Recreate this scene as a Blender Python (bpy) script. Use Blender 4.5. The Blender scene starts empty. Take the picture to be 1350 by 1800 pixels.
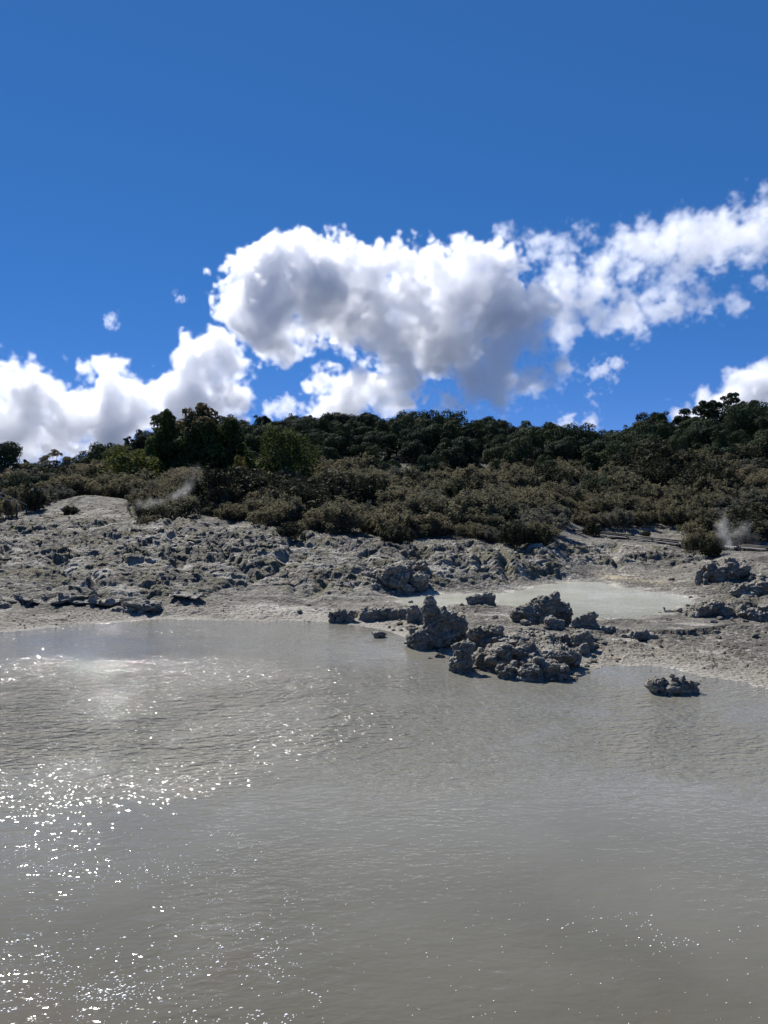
import bpy, bmesh, math, random, time
import numpy as np
from mathutils import Vector, Matrix, Euler

T0 = time.time()
scene = bpy.context.scene
COL = scene.collection

# ------------------------------------------------------------------ camera
F = 1320.0                      # focal length in photo pixels (1350 x 1800)
HORIZON = 870.0
PITCH = -math.atan((900 - HORIZON) / F)
CAM = np.array((0.0, 0.0, 5.0))
cam_data = bpy.data.cameras.new('camera')
cam = bpy.data.objects.new('camera', cam_data)
COL.objects.link(cam)
cam_data.sensor_width = 36
cam_data.lens = F / 1800 * 36
cam_data.clip_start = 0.1
cam_data.clip_end = 40000
cam.location = CAM
cam.rotation_euler = (math.pi / 2 + PITCH, 0, 0)
scene.camera = cam

# ------------------------------------------------------------------ sky and sun
SUN_AZ = math.radians(-29)
SUN_EL = math.radians(46)
world = bpy.data.worlds.new('World')
scene.world = world
world.use_nodes = True
wn = world.node_tree
bg = wn.nodes['Background']
sky = wn.nodes.new('ShaderNodeTexSky')
sky.sky_type = 'NISHITA'
sky.sun_disc = False
sky.sun_elevation = SUN_EL
sky.sun_rotation = SUN_AZ
sky.altitude = 3000
sky.air_density = 0.4
sky.dust_density = 0.0
sky.ozone_density = 8.0
hs = wn.nodes.new('ShaderNodeHueSaturation')
hs.inputs['Saturation'].default_value = 1.193
hs.inputs['Hue'].default_value = 0.510
gm = wn.nodes.new('ShaderNodeGamma')
gm.inputs[1].default_value = 0.48
wn.links.new(sky.outputs[0], hs.inputs['Color'])
wn.links.new(hs.outputs[0], gm.inputs[0])
tint = wn.nodes.new('ShaderNodeMix')
tint.data_type = 'RGBA'
tint.blend_type = 'MULTIPLY'
tint.inputs[0].default_value = 1.0
tint.inputs[7].default_value = (0.92, 0.98, 1.36, 1)
wn.links.new(gm.outputs[0], tint.inputs[6])
wn.links.new(tint.outputs[2], bg.inputs[0])
bg.inputs[1].default_value = 0.15

sun_data = bpy.data.lights.new('sun', 'SUN')
sun = bpy.data.objects.new('sun', sun_data)
COL.objects.link(sun)
SV = Vector((math.sin(SUN_AZ) * math.cos(SUN_EL), math.cos(SUN_AZ) * math.cos(SUN_EL), math.sin(SUN_EL)))
sun.rotation_euler = (-SV).to_track_quat('-Z', 'Y').to_euler()
sun_data.energy = 4.8
sun_data.angle = math.radians(0.5)
sun_data.color = (1.0, 0.965, 0.91)

vs = scene.view_settings
vs.view_transform = 'Standard'
vs.look = 'None'
vs.exposure = 0.65
vs.gamma = 1.0
cy = scene.cycles
cy.volume_bounces = 12
cy.max_bounces = 14
cy.diffuse_bounces = 3
cy.glossy_bounces = 3
cy.transparent_max_bounces = 8
cy.volume_step_rate = 1.3
cy.volume_max_steps = 256
cy.use_denoising = True
cy.blur_glossy = 0.0

# ------------------------------------------------------------------ helpers
def ray(px, py):
    u = (px - 675) / F
    v = (900 - py) / F
    y = math.cos(PITCH) - math.sin(PITCH) * v
    z = math.sin(PITCH) + math.cos(PITCH) * v
    return np.array((u / y, 1.0, z / y))

def at(px, py, d):
    """the place seen at photo pixel px, py, d metres ahead"""
    return CAM + ray(px, py) * d

def on_level(px, py, z=0.0):
    r = ray(px, py)
    return CAM + r * ((z - CAM[2]) / r[2])

def _hash(ix, iy, iz, seed):
    h = (ix.astype(np.uint32) * np.uint32(374761393) + iy.astype(np.uint32) * np.uint32(668265263)
         + iz.astype(np.uint32) * np.uint32(2246822519) + np.uint32(seed * 3266489917 & 0xffffffff))
    h = (h ^ (h >> np.uint32(13))) * np.uint32(1274126177)
    h = (h ^ (h >> np.uint32(16))) * np.uint32(2654435761)
    return h ^ (h >> np.uint32(15))

def vnoise3(p, seed=0):
    """smooth gradient-like noise about -1..1 at points p (n, 3)"""
    i = np.floor(p).astype(np.int64)
    f = p - i
    w = f * f * f * (f * (f * 6 - 15) + 10)
    out = 0.0
    for dx in (0, 1):
        wx = w[:, 0] if dx else 1 - w[:, 0]
        for dy in (0, 1):
            wy = w[:, 1] if dy else 1 - w[:, 1]
            for dz in (0, 1):
                wz = w[:, 2] if dz else 1 - w[:, 2]
                h = _hash(i[:, 0] + dx, i[:, 1] + dy, i[:, 2] + dz, seed)
                gx = (h & np.uint32(1023)).astype(np.float64) / 511.5 - 1
                gy = ((h >> np.uint32(10)) & np.uint32(1023)).astype(np.float64) / 511.5 - 1
                gz = ((h >> np.uint32(20)) & np.uint32(1023)).astype(np.float64) / 511.5 - 1
                g = gx * (f[:, 0] - dx) + gy * (f[:, 1] - dy) + gz * (f[:, 2] - dz)
                out = out + wx * wy * wz * g
    return out * 1.6

def vnoise2(x, y, seed=0):
    ix = np.floor(x).astype(np.int64)
    iy = np.floor(y).astype(np.int64)
    fx = x - ix
    fy = y - iy
    wx = fx * fx * fx * (fx * (fx * 6 - 15) + 10)
    wy = fy * fy * fy * (fy * (fy * 6 - 15) + 10)
    zero = np.zeros_like(ix)
    out = 0.0
    for dx in (0, 1):
        for dy in (0, 1):
            h = _hash(ix + dx, iy + dy, zero, seed)
            gx = (h & np.uint32(65535)).astype(np.float64) / 32767.5 - 1
            gy = (h >> np.uint32(16)).astype(np.float64) / 32767.5 - 1
            out = out + (wx if dx else 1 - wx) * (wy if dy else 1 - wy) * (gx * (fx - dx) + gy * (fy - dy))
    return out * 1.5

def fbm2(x, y, octs, seed, gain=0.5, ridged=False):
    out = 0.0
    a = 1.0
    t = 0.0
    for o in range(octs):
        n = vnoise2(x * 2.0 ** o + o * 17.3, y * 2.0 ** o - o * 9.1, seed + o)
        if ridged:
            n = 1 - 2 * np.abs(n)
        out = out + a * n
        t += a
        a *= gain
    return out / t

def fbm3(p, octs, seed, gain=0.5, ridged=False):
    out = 0.0
    a = 1.0
    t = 0.0
    for o in range(octs):
        n = vnoise3(p * 2.0 ** o + o * 13.7, seed + o)
        if ridged:
            n = 1 - 2 * np.abs(n)
        out = out + a * n
        t += a
        a *= gain
    return out / t

def worley2(x, y, seed=0):
    """distance to nearest and second-nearest feature point, and a cell value"""
    ix = np.floor(x).astype(np.int64)
    iy = np.floor(y).astype(np.int64)
    f1 = np.full(x.shape, 9.0)
    f2 = np.full(x.shape, 9.0)
    cv = np.zeros(x.shape)
    z = np.zeros_like(ix)
    for dx in (-1, 0, 1):
        for dy in (-1, 0, 1):
            h = _hash(ix + dx, iy + dy, z, seed)
            qx = ix + dx + (h & np.uint32(1023)).astype(np.float64) / 1023
            qy = iy + dy + ((h >> np.uint32(10)) & np.uint32(1023)).astype(np.float64) / 1023
            d = np.hypot(x - qx, y - qy)
            near = d < f1
            f2 = np.where(near, f1, np.minimum(f2, d))
            cv = np.where(near, ((h >> np.uint32(20)) & np.uint32(1023)).astype(np.float64) / 1023, cv)
            f1 = np.where(near, d, f1)
    return f1, f2, cv

def worley3(p, seed=0):
    i = np.floor(p).astype(np.int64)
    f1 = np.full(len(p), 9.0)
    f2 = np.full(len(p), 9.0)
    cv = np.zeros(len(p))
    for dx in (-1, 0, 1):
        for dy in (-1, 0, 1):
            for dz in (-1, 0, 1):
                h = _hash(i[:, 0] + dx, i[:, 1] + dy, i[:, 2] + dz, seed)
                q = np.stack((i[:, 0] + dx + (h & np.uint32(1023)) / 1023.0,
                              i[:, 1] + dy + ((h >> np.uint32(10)) & np.uint32(1023)) / 1023.0,
                              i[:, 2] + dz + ((h >> np.uint32(20)) & np.uint32(1023)) / 1023.0), 1)
                d = np.sqrt(((p - q) ** 2).sum(1))
                near = d < f1
                f2 = np.where(near, f1, np.minimum(f2, d))
                cv = np.where(near, (h & np.uint32(255)) / 255.0, cv)
                f1 = np.where(near, d, f1)
    return f1, f2, cv

def sstep(a, b, x):
    t = np.clip((x - a) / (b - a), 0, 1)
    return t * t * (3 - 2 * t)

def mesh_np(name, verts, faces, mat=None, smooth=False):
    """verts (n,3), faces (m,k) with one k"""
    me = bpy.data.meshes.new(name)
    verts = np.ascontiguousarray(verts, dtype=np.float32)
    faces = np.ascontiguousarray(faces, dtype=np.int32)
    me.vertices.add(len(verts))
    me.vertices.foreach_set('co', verts.ravel())
    k = faces.shape[1]
    me.loops.add(faces.size)
    me.loops.foreach_set('vertex_index', faces.ravel())
    me.polygons.add(len(faces))
    me.polygons.foreach_set('loop_start', np.arange(0, faces.size, k, dtype=np.int32))
    me.polygons.foreach_set('loop_total', np.full(len(faces), k, dtype=np.int32))
    if smooth:
        me.polygons.foreach_set('use_smooth', np.ones(len(faces), dtype=bool))
    me.update(calc_edges=True)
    if mat:
        me.materials.append(mat)
    return me

def link(name, data, parent=None):
    o = bpy.data.objects.new(name, data)
    COL.objects.link(o)
    if parent is not None:
        o.parent = parent
    return o

def tag(o, label=None, cat=None, group=None, kind=None):
    if label:
        o['label'] = label
    if cat:
        o['category'] = cat
    if group:
        o['group'] = group
    if kind:
        o['kind'] = kind
    return o

def copy_tree(root):
    c = root.copy()
    COL.objects.link(c)
    for ch in list(root.children):
        d = ch.copy()
        COL.objects.link(d)
        d.parent = c
        for g in list(ch.children):
            e = g.copy()
            COL.objects.link(e)
            e.parent = d
    return c

# ------------------------------------------------------------------ materials
class Mat:
    def __init__(self, name):
        self.m = bpy.data.materials.new(name)
        self.m.use_nodes = True
        self.n = self.m.node_tree.nodes
        self.l = self.m.node_tree.links
        self.b = self.n['Principled BSDF']
        self.out = self.n['Material Output']

    def node(self, kind, **kw):
        nd = self.n.new(kind)
        for k, v in kw.items():
            setattr(nd, k, v)
        return nd

    def coord(self, which='Object'):
        return self.node('ShaderNodeTexCoord').outputs[which]

    def noise(self, vec, scale, detail=6, rough=0.6, dist=0.0):
        t = self.node('ShaderNodeTexNoise')
        t.inputs['Scale'].default_value = scale
        t.inputs['Detail'].default_value = detail
        t.inputs['Roughness'].default_value = rough
        t.inputs['Distortion'].default_value = dist
        self.l.new(vec, t.inputs['Vector'])
        return t.outputs['Fac']

    def ramp(self, fac, stops):
        r = self.node('ShaderNodeValToRGB')
        e = r.color_ramp.elements
        while len(e) < len(stops):
            e.new(0.5)
        for el, (p, c) in zip(e, stops):
            el.position = p
            el.color = (*c, 1) if len(c) == 3 else c
        self.l.new(fac, r.inputs[0])
        return r.outputs[0]

    def mix(self, fac, a, b, mode='MIX'):
        m = self.node('ShaderNodeMix', data_type='RGBA', blend_type=mode)
        for s, v in ((0, fac), (6, a), (7, b)):
            if isinstance(v, (int, float)):
                m.inputs[s].default_value = v
            elif isinstance(v, tuple):
                m.inputs[s].default_value = (*v, 1)
            else:
                self.l.new(v, m.inputs[s])
        return m.outputs[2]

    def math(self, op, a, b=None, c=None):
        m = self.node('ShaderNodeMath', operation=op)
        for i, v in enumerate((a, b, c)):
            if v is None:
                continue
            if isinstance(v, (int, float)):
                m.inputs[i].default_value = v
            else:
                self.l.new(v, m.inputs[i])
        return m.outputs[0]

    def bump(self, height, dist, strength=1.0, normal=None):
        b = self.node('ShaderNodeBump')
        b.inputs['Distance'].default_value = dist
        b.inputs['Strength'].default_value = strength
        self.l.new(height, b.inputs['Height'])
        if normal is not None:
            self.l.new(normal, b.inputs['Normal'])
        return b.outputs[0]

    def attr(self, name, out='Fac'):
        a = self.node('ShaderNodeAttribute', attribute_name=name)
        return a.outputs[out]

    def set(self, **kw):
        for k, v in kw.items():
            s = self.b.inputs[k.replace('_', ' ')]
            if isinstance(v, (int, float)):
                s.default_value = v
            elif isinstance(v, tuple):
                s.default_value = (*v, 1)
            else:
                self.l.new(v, s)
        return self.m

def rock_material(name, dark, mid, pale, olive, scale=1.0, attrs=False):
    M = Mat(name)
    co = M.coord()
    mp = M.node('ShaderNodeMapping')
    mp.inputs['Scale'].default_value = (0.8, 0.8, 2.2)
    M.l.new(co, mp.inputs[0])
    flatco = mp.outputs[0]
    big = M.noise(co, 0.35 * scale, 5, 0.6, 0.4)
    med = M.noise(flatco, 2.3 * scale, 8, 0.68, 0.6)
    fine = M.noise(co, 14 * scale, 8, 0.7)
    col = M.ramp(med, [(0.36, dark), (0.46, mid), (0.54, mid), (0.66, pale)])
    tint = M.ramp(M.noise(co, 0.9 * scale, 7, 0.7, 1.0), [(0.5, (0, 0, 0)), (0.68, (1, 1, 1))])
    col = M.mix(M.math('MULTIPLY', tint, 0.55), col, olive)
    col = M.mix(M.math('MULTIPLY', M.ramp(big, [(0.45, (0, 0, 0)), (0.7, (1, 1, 1))]), 0.35), col, pale)
    if attrs:
        col = M.mix(M.math('MULTIPLY', M.attr('stain'), 0.9), col, M.mix(fine, (0.035, 0.032, 0.027), (0.085, 0.076, 0.058)))
        col = M.mix(M.attr('crust'), col, (0.50, 0.47, 0.41))
        col = M.mix(M.attr('mud'), col, M.mix(fine, (0.20, 0.178, 0.142), (0.31, 0.28, 0.23)))
        col = M.mix(M.attr('ochre'), col, (0.52, 0.42, 0.27))
        col = M.mix(M.attr('moss'), col, M.mix(fine, (0.075, 0.07, 0.035), (0.14, 0.125, 0.065)))
        col = M.mix(M.attr('soil'), col, (0.07, 0.062, 0.045))
    col = M.mix(M.math('MULTIPLY', M.ramp(fine, [(0.36, (1, 1, 1)), (0.5, (0, 0, 0))]), 0.6), col, dark)
    col = M.mix(M.math('MULTIPLY', M.ramp(M.noise(co, 5.5 * scale, 6, 0.7), [(0.55, (0, 0, 0)), (0.68, (1, 1, 1))]), 0.6), col, pale)
    vor = M.node('ShaderNodeTexVoronoi', feature='F1')
    vor.inputs['Scale'].default_value = 7 * scale
    M.l.new(co, vor.inputs['Vector'])
    h = M.math('ADD', M.math('MULTIPLY', fine, 0.5), M.math('MULTIPLY', vor.outputs['Distance'], 0.45))
    nrm = M.bump(h, 0.16 / scale, 1.0)
    rough = 0.92
    return M.set(Base_Color=col, Roughness=rough, Normal=nrm)

M_GROUND = rock_material('sinter_ground', (0.021, 0.019, 0.015), (0.104, 0.094, 0.076), (0.39, 0.36, 0.30), (0.105, 0.090, 0.052), 1.0, True)
M_ROCK = rock_material('dark_sinter_rock', (0.034, 0.030, 0.025), (0.20, 0.183, 0.15), (0.52, 0.485, 0.41), (0.155, 0.132, 0.083), 1.7)
M_ROCK2 = rock_material('grey_sinter_rock', (0.046, 0.042, 0.035), (0.21, 0.193, 0.16), (0.52, 0.485, 0.41), (0.16, 0.136, 0.08), 1.5)

def foliage_material(name, c_dark, c_light, c_alt, trans=0.15):
    M = Mat(name)
    geo = M.node('ShaderNodeNewGeometry')
    inf = M.node('ShaderNodeObjectInfo')
    leaf = M.mix(geo.outputs['Random Per Island'], c_dark, c_light)
    per = M.ramp(inf.outputs['Random'], [(0.0, (0, 0, 0)), (0.55, (0.15, 0.15, 0.15)), (1.0, (1, 1, 1))])
    col = M.mix(M.math('MULTIPLY', per, 0.75), leaf, c_alt)
    M.set(Base_Color=col, Roughness=0.8)
    M.b.inputs['Specular IOR Level'].default_value = 0.08
    tr = M.node('ShaderNodeBsdfTranslucent')
    M.l.new(col, tr.inputs[0])
    mx = M.node('ShaderNodeMixShader')
    mx.inputs[0].default_value = trans
    M.l.new(M.b.outputs[0], mx.inputs[1])
    M.l.new(tr.outputs[0], mx.inputs[2])
    M.l.new(mx.outputs[0], M.out.inputs['Surface'])
    return M.m

M_FOREST = foliage_material('evergreen_leaves', (0.022, 0.034, 0.018), (0.044, 0.064, 0.030), (0.058, 0.075, 0.036))
M_SCRUB = foliage_material('scrub_leaves', (0.10, 0.096, 0.060), (0.17, 0.158, 0.098), (0.19, 0.16, 0.10), 0.45)
M_BROAD = foliage_material('broad_leaves', (0.03, 0.048, 0.016), (0.075, 0.10, 0.030), (0.065, 0.085, 0.025), 0.3)
M_AUTUMN = foliage_material('autumn_leaves', (0.08, 0.055, 0.025), (0.13, 0.09, 0.04), (0.11, 0.08, 0.04), 0.3)
M_YELLOW = foliage_material('yellow_leaves', (0.09, 0.075, 0.02), (0.17, 0.135, 0.035), (0.13, 0.10, 0.03), 0.3)
M_LIME = foliage_material('light_green_leaves', (0.07, 0.08, 0.022), (0.15, 0.16, 0.04), (0.12, 0.13, 0.035), 0.4)

def bark_material():
    M = Mat('bark')
    co = M.coord()
    n = M.noise(co, 9, 6, 0.7)
    return M.set(Base_Color=M.ramp(n, [(0.3, (0.05, 0.042, 0.035)), (0.7, (0.15, 0.13, 0.11))]), Roughness=0.9)
M_BARK = bark_material()

def wood_material(name, a, b):
    M = Mat(name)
    co = M.coord()
    n = M.noise(co, 6, 8, 0.7, 0.5)
    return M.set(Base_Color=M.mix(n, a, b), Roughness=0.75, Normal=M.bump(n, 0.01, 0.5))
M_DECK = wood_material('weathered_deck', (0.17, 0.16, 0.145), (0.30, 0.285, 0.26))
M_RAIL = wood_material('pale_rail', (0.42, 0.41, 0.39), (0.58, 0.57, 0.54))
M_DARKWOOD = wood_material('dark_timber', (0.025, 0.023, 0.02), (0.06, 0.055, 0.05))

# ------------------------------------------------------------------ the lie of the land
def polygon_distance(X, Y, poly):
    """signed distance to a closed polygon, positive outside"""
    poly = np.asarray(poly)
    d2 = np.full(X.shape, 1e18)
    inside = np.zeros(X.shape, bool)
    n = len(poly)
    for k in range(n):
        ax, ay = poly[k]
        bx, by = poly[(k + 1) % n]
        ex, ey = bx - ax, by - ay
        t = np.clip(((X - ax) * ex + (Y - ay) * ey) / (ex * ex + ey * ey + 1e-12), 0, 1)
        d2 = np.minimum(d2, (X - ax - t * ex) ** 2 + (Y - ay - t * ey) ** 2)
        c = ((ay > Y) != (by > Y)) & (X < (bx - ax) * (Y - ay) / (by - ay + 1e-12) + ax)
        inside ^= c
    d = np.sqrt(d2)
    return np.where(inside, -d, d)

def smooth_poly(pts, it=2):
    p = np.asarray(pts, float)
    for _ in range(it):
        q = np.roll(p, -1, 0)
        p = np.stack((0.75 * p + 0.25 * q, 0.25 * p + 0.75 * q), 1).reshape(-1, 2)
    return p

SHORE = [(-420, 1190), (-200, 1140), (0, 1112), (100, 1103), (150, 1098), (210, 1094), (290, 1087), (360, 1090), (420, 1092), (470, 1094), (540, 1090), (600, 1096),
         (650, 1103), (700, 1112), (735, 1128), (790, 1150), (850, 1170), (940, 1182), (1010, 1186), (1040, 1178), (1075, 1170), (1120, 1172),
         (1160, 1172), (1200, 1180), (1260, 1192), (1350, 1206), (1500, 1250), (1800, 1400)]
POND1 = [tuple(on_level(x, y)[:2]) for x, y in SHORE]
POND1 = smooth_poly(POND1 + [(13.0, 3.2), (-16.0, 3.2), (-20.0, 12.0)], 2)
POND2_Z = 0.25
P2 = [(690, 1052), (720, 1046), (780, 1043), (850, 1043), (905, 1042), (935, 1032), (985, 1022), (1040, 1022), (1080, 1030), (1130, 1038), (1180, 1044), (1220, 1052),
      (1205, 1066), (1165, 1078), (1130, 1086), (1075, 1088), (1030, 1086), (985, 1084), (940, 1074), (880, 1062), (830, 1060), (780, 1066), (730, 1066), (700, 1060)]
POND2 = smooth_poly([tuple(on_level(x, y, POND2_Z)[:2]) for x, y in P2], 2)

# (photo column, [(metres ahead, height above water, roughness), ...])
COLS = {
    -700: [(10, .4, .1), (16, .6, .2), (24, 1.2, .3), (36, 2.2, .35), (52, 3.4, .3), (64, 5, .1), (80, 7, 0), (110, 10, 0), (150, 11, 0), (220, 8, 0), (400, 5, 0)],
    -300: [(22, .2, .05), (26, .5, .2), (34, 1.4, .3), (44, 2.3, .35), (54, 3.2, .3), (64, 4.8, .1), (80, 6.6, 0), (110, 9, 0), (150, 10, 0), (220, 7, 0), (400, 4, 0)],
    0: [(29.3, .22, .06), (31, .34, .12), (32.2, .8, .2), (36, 1.4, .34), (44, 2.3, .36), (52, 3.0, .3), (58, 3.2, .12), (66, 4.0, .1), (80, 5.4, 0), (110, 6, 0), (150, 5, 0), (220, 3, 0), (400, 1, 0)],
    150: [(30.4, .22, .06), (31.5, .34, .12), (32.5, .8, .2), (36, 1.4, .34), (44, 2.3, .36), (52, 3.0, .3), (58, 3.8, .28), (64, 4.85, .16), (75, 5.0, .05), (110, 6.5, 0), (150, 7, 0), (220, 3, 0), (400, 1, 0)],
    300: [(31.6, .27, .1), (33, .62, .22), (36, 1.3, .34), (40, 2.0, .38), (46, 2.75, .36), (50, 3.2, .3), (55, 3.3, .15), (62, 3.8, .1), (85, 5.2, 0), (110, 8.5, 0), (140, 13.2, 0), (165, 13.5, 0), (220, 10, 0), (400, 4, 0)],
    450: [(31, .15, .05), (33, .32, .12), (35, .62, .2), (38, 1.3, .34), (42, 2.35, .36), (46, 3.0, .3), (50, 3.1, .1), (62, 3.9, .1), (85, 5.4, 0), (110, 10, 0), (140, 14.6, 0), (165, 15.2, 0), (220, 11, 0), (400, 4, 0)],
    600: [(31, .14, .09), (33, .27, .18), (36, .85, .28), (40, 1.65, .34), (44, 2.15, .34), (47, 2.4, .2), (60, 3.5, .1), (85, 5.6, 0), (105, 9.5, 0), (130, 14, 0), (150, 16, 0), (170, 16, 0), (220, 11, 0), (400, 4, 0)],
    700: [(29.5, .12, .05), (31.5, .3, .12), (34, .35, .1), (36, .5, .25), (38.5, 1.4, .38), (43, 1.85, .34), (48, 2.2, .15), (60, 3.5, .1), (85, 5.7, 0), (105, 9.5, 0), (130, 14, 0), (150, 15.6, 0), (170, 15.6, 0), (220, 11, 0), (400, 4, 0)],
    850: [(23, .22, .1), (27, .34, .12), (30, .32, .08), (37, .32, .05), (38.5, .9, .4), (41, 1.65, .42), (45, 1.95, .3), (50, 2.3, .1), (60, 3.4, .1), (85, 5.8, 0), (105, 9.5, 0), (130, 13.6, 0), (150, 15.2, 0), (170, 15, 0), (220, 11, 0), (400, 4, 0)],
    950: [(22, .22, .1), (26, .34, .1), (30, .3, .05), (40, .36, .06), (41.5, .95, .4), (45, 1.9, .36), (50, 2.1, .15), (60, 2.8, .1), (85, 5.6, 0), (105, 9.3, 0), (130, 12.0, 0), (150, 12.8, 0), (170, 12.4, 0), (220, 9, 0), (400, 3, 0)],
    1050: [(22.6, .1, .02), (25, .2, .04), (28, .3, .05), (43, .36, .02), (45, .45, .06), (47, .95, .36), (51, 1.55, .3), (56, 1.6, .1), (61, 1.85, .08), (70, 3.6, .05), (90, 6.8, 0), (110, 9.2, 0), (130, 10.8, 0), (150, 11.2, 0), (220, 8, 0), (400, 3, 0)],
    1150: [(22.6, .1, .05), (25, .16, .07), (28, .28, .1), (41, .36, .02), (45, .5, .07), (47, .95, .36), (51, 1.4, .3), (56, 1.4, .1), (61, 1.75, .06), (70, 3.8, .05), (90, 7.6, 0), (110, 11.6, 0), (130, 13.6, 0), (150, 14, 0), (220, 9, 0), (400, 3, 0)],
    1230: [(21.6, .07, .05), (24, .14, .08), (26.6, .16, .06), (28, .26, .16), (31, .34, .2), (35, .38, .14), (40, .6, .14), (44, .9, .2), (48, 1.2, .2), (54, 1.15, .1), (60, 1.7, .06), (70, 4.0, .05), (90, 8.2, 0), (110, 11.8, 0), (128, 13.4, 0), (150, 14, 0), (220, 10, 0), (400, 3, 0)],
    1320: [(21, .07, .05), (24, .14, .08), (26.4, .16, .06), (28, .26, .2), (30.5, .42, .22), (35, .6, .22), (38, 1.0, .18), (41, 1.5, .18), (46, 1.35, .1), (52, 1.1, .05), (58, 1.7, .06), (70, 4.2, .05), (90, 8.6, 0), (108, 12.6, 0), (125, 13.8, 0), (150, 14.4, 0), (220, 10, 0), (400, 3, 0)],
    1600: [(18, .06, .02), (22, .25, .1), (26, .6, .2), (32, 1.0, .24), (40, 1.6, .24), (50, 1.9, .2), (60, 2.6, .1), (75, 5.2, 0), (100, 10.5, 0), (125, 15, 0), (150, 15.6, 0), (220, 10, 0), (400, 3, 0)],
    2000: [(12, .3, .05), (18, .7, .1), (26, 1.2, .2), (36, 1.8, .24), (50, 2.6, .2), (60, 3.4, .1), (75, 6, 0), (100, 11, 0), (125, 15, 0), (150, 16, 0), (220, 10, 0), (400, 3, 0)],
}
CP = []
CU = sorted(COLS)
def land(X, Y):
    """smooth ground height and roughness: columns interpolated in log-distance, then across"""
    u = 675 + F * X / np.maximum(Y, 3.0)
    v = np.log(np.maximum(Y, 3.0))
    zs = []
    rs = []
    for c in CU:
        k = np.array(COLS[c])
        zs.append(np.interp(v, np.log(k[:, 0]), k[:, 1]))
        rs.append(np.interp(v, np.log(k[:, 0]), k[:, 2]))
    zs = np.array(zs)
    rs = np.array(rs)
    cu = np.array(CU, float)
    i = np.clip(np.searchsorted(cu, u) - 1, 0, len(cu) - 2)
    t = np.clip((u - cu[i]) / (cu[i + 1] - cu[i]), 0, 1)
    t = t * t * (3 - 2 * t) * 0.5 + t * 0.5
    idx = np.indices(u.shape)
    z = zs[(i, *idx)] * (1 - t) + zs[(i + 1, *idx)] * t
    r = rs[(i, *idx)] * (1 - t) + rs[(i + 1, *idx)] * t
    return z, r

def ground(X, Y):
    """height, roughness, distances to both ponds"""
    X = np.asarray(X, float)
    Y = np.asarray(Y, float)
    z, r = land(X, Y)
    wob = 0.28 * vnoise2(X * 0.9, Y * 0.9, 71) + 0.12 * vnoise2(X * 3.1, Y * 3.1, 72)
    s1 = polygon_distance(X, Y, POND1) + wob
    s2 = polygon_distance(X, Y, POND2) + wob * 1.3
    k = sstep(0.2, 1.7, s1)
    shore = np.where(s1 > 0, 0.055 * s1, np.maximum(0.16 * s1, -1.4))
    z = z * k + shore * (1 - k)
    r = r * sstep(0.1, 0.9, s1)
    k = sstep(0.1, 1.5, s2)
    shore = POND2_Z + np.where(s2 > 0, 0.06 * s2, np.maximum(0.2 * s2, -0.5))
    z = z * k + shore * (1 - k)
    r = r * sstep(0.0, 1.2, s2)
    # the near bank under the viewer
    near = sstep(4.6, 1.2, Y)
    z = z * (1 - near) + 3.4 * near
    return z, r, s1, s2

def detail(X, Y, z, r, s1, s2):
    """craggy relief on the sinter"""
    wx = X + 0.5 * vnoise2(X * 0.7, Y * 0.7, 5) + 0.16 * vnoise2(X * 2.7, Y * 2.7, 6)
    wy = Y + 0.5 * vnoise2(X * 0.7 + 9, Y * 0.7, 7) + 0.16 * vnoise2(X * 2.7 + 5, Y * 2.7, 8)
    rid = fbm2(wx * 0.24, wy * 0.42, 6, 11, 0.64, True)
    f1, f2, cv = worley2(wx * 0.5 + 0.25 * fbm2(X * 3, Y * 3, 2, 13), wy * 0.85, 21)
    g1, g2, gv = worley2(wx * 1.7 + 0.3 * vnoise2(X * 7, Y * 7, 14), wy * 2.9, 22)
    lump = 1.1 * (cv - 0.5) - 0.35 * f1 - 0.4 * sstep(0.10, 0.0, f2 - f1)
    small = 1.0 * (gv - 0.5) - 0.3 * g1 - 0.35 * sstep(0.12, 0.0, g2 - g1)
    fine = fbm2(wx * 3.2, wy * 5.0, 3, 31, 0.78, True)
    low = fbm2(X * 0.10 + 4, Y * 0.24, 5, 41, 0.62)
    patch = 0.10 + 0.90 * sstep(-0.06, 0.20, low)
    gul = sstep(0.10, 0.0, np.abs(fbm2(X * 0.20, Y * 0.10, 3, 47, 0.5)))
    # beds: broken ledges that wander across the slope and die out
    bd = z / 0.42 + 2.6 * fbm2(X * 0.17, Y * 0.26, 5, 43, 0.6)
    bed = np.floor(bd) + sstep(0.86, 1.0, bd - np.floor(bd)) - bd
    b2 = z / 0.17 + 2.4 * fbm2(X * 0.5 + 3, Y * 0.6, 5, 53, 0.62)
    bed2 = np.floor(b2) + sstep(0.82, 1.0, b2 - np.floor(b2)) - b2
    bm_ = sstep(0.0, 0.3, fbm2(X * 0.13 + 8, Y * 0.2, 3, 49))
    h = (r * ((0.45 + 0.75 * patch) * rid + patch * (0.5 * lump + 0.4 * small) + (0.16 + 0.30 * patch) * fine - 1.1 * gul)
         + (0.30 * bed * bm_ + 0.13 * bed2) * sstep(0.08, 0.3, r))
    # thin broken plates on the flats
    st = fbm2(X * 0.30, Y * 0.75, 5, 51, 0.55) * 6.0 + 0.6 * fine
    plate = (np.floor(st) + sstep(0.72, 1.0, st - np.floor(st)))
    flat = sstep(0.25, 1.0, s1) * sstep(0.14, 0.04, r) * sstep(0.2, 1.0, s2)
    h = h + flat * (0.10 * (plate - st * 0.85) + 0.03 * fine)
    return h, rid, lump, patch, fine, plate

def grid_faces(nr, nc):
    a = np.arange(nr * nc).reshape(nr, nc)
    return np.stack((a[:-1, :-1], a[:-1, 1:], a[1:, 1:], a[1:, :-1]), -1).reshape(-1, 4)

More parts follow.
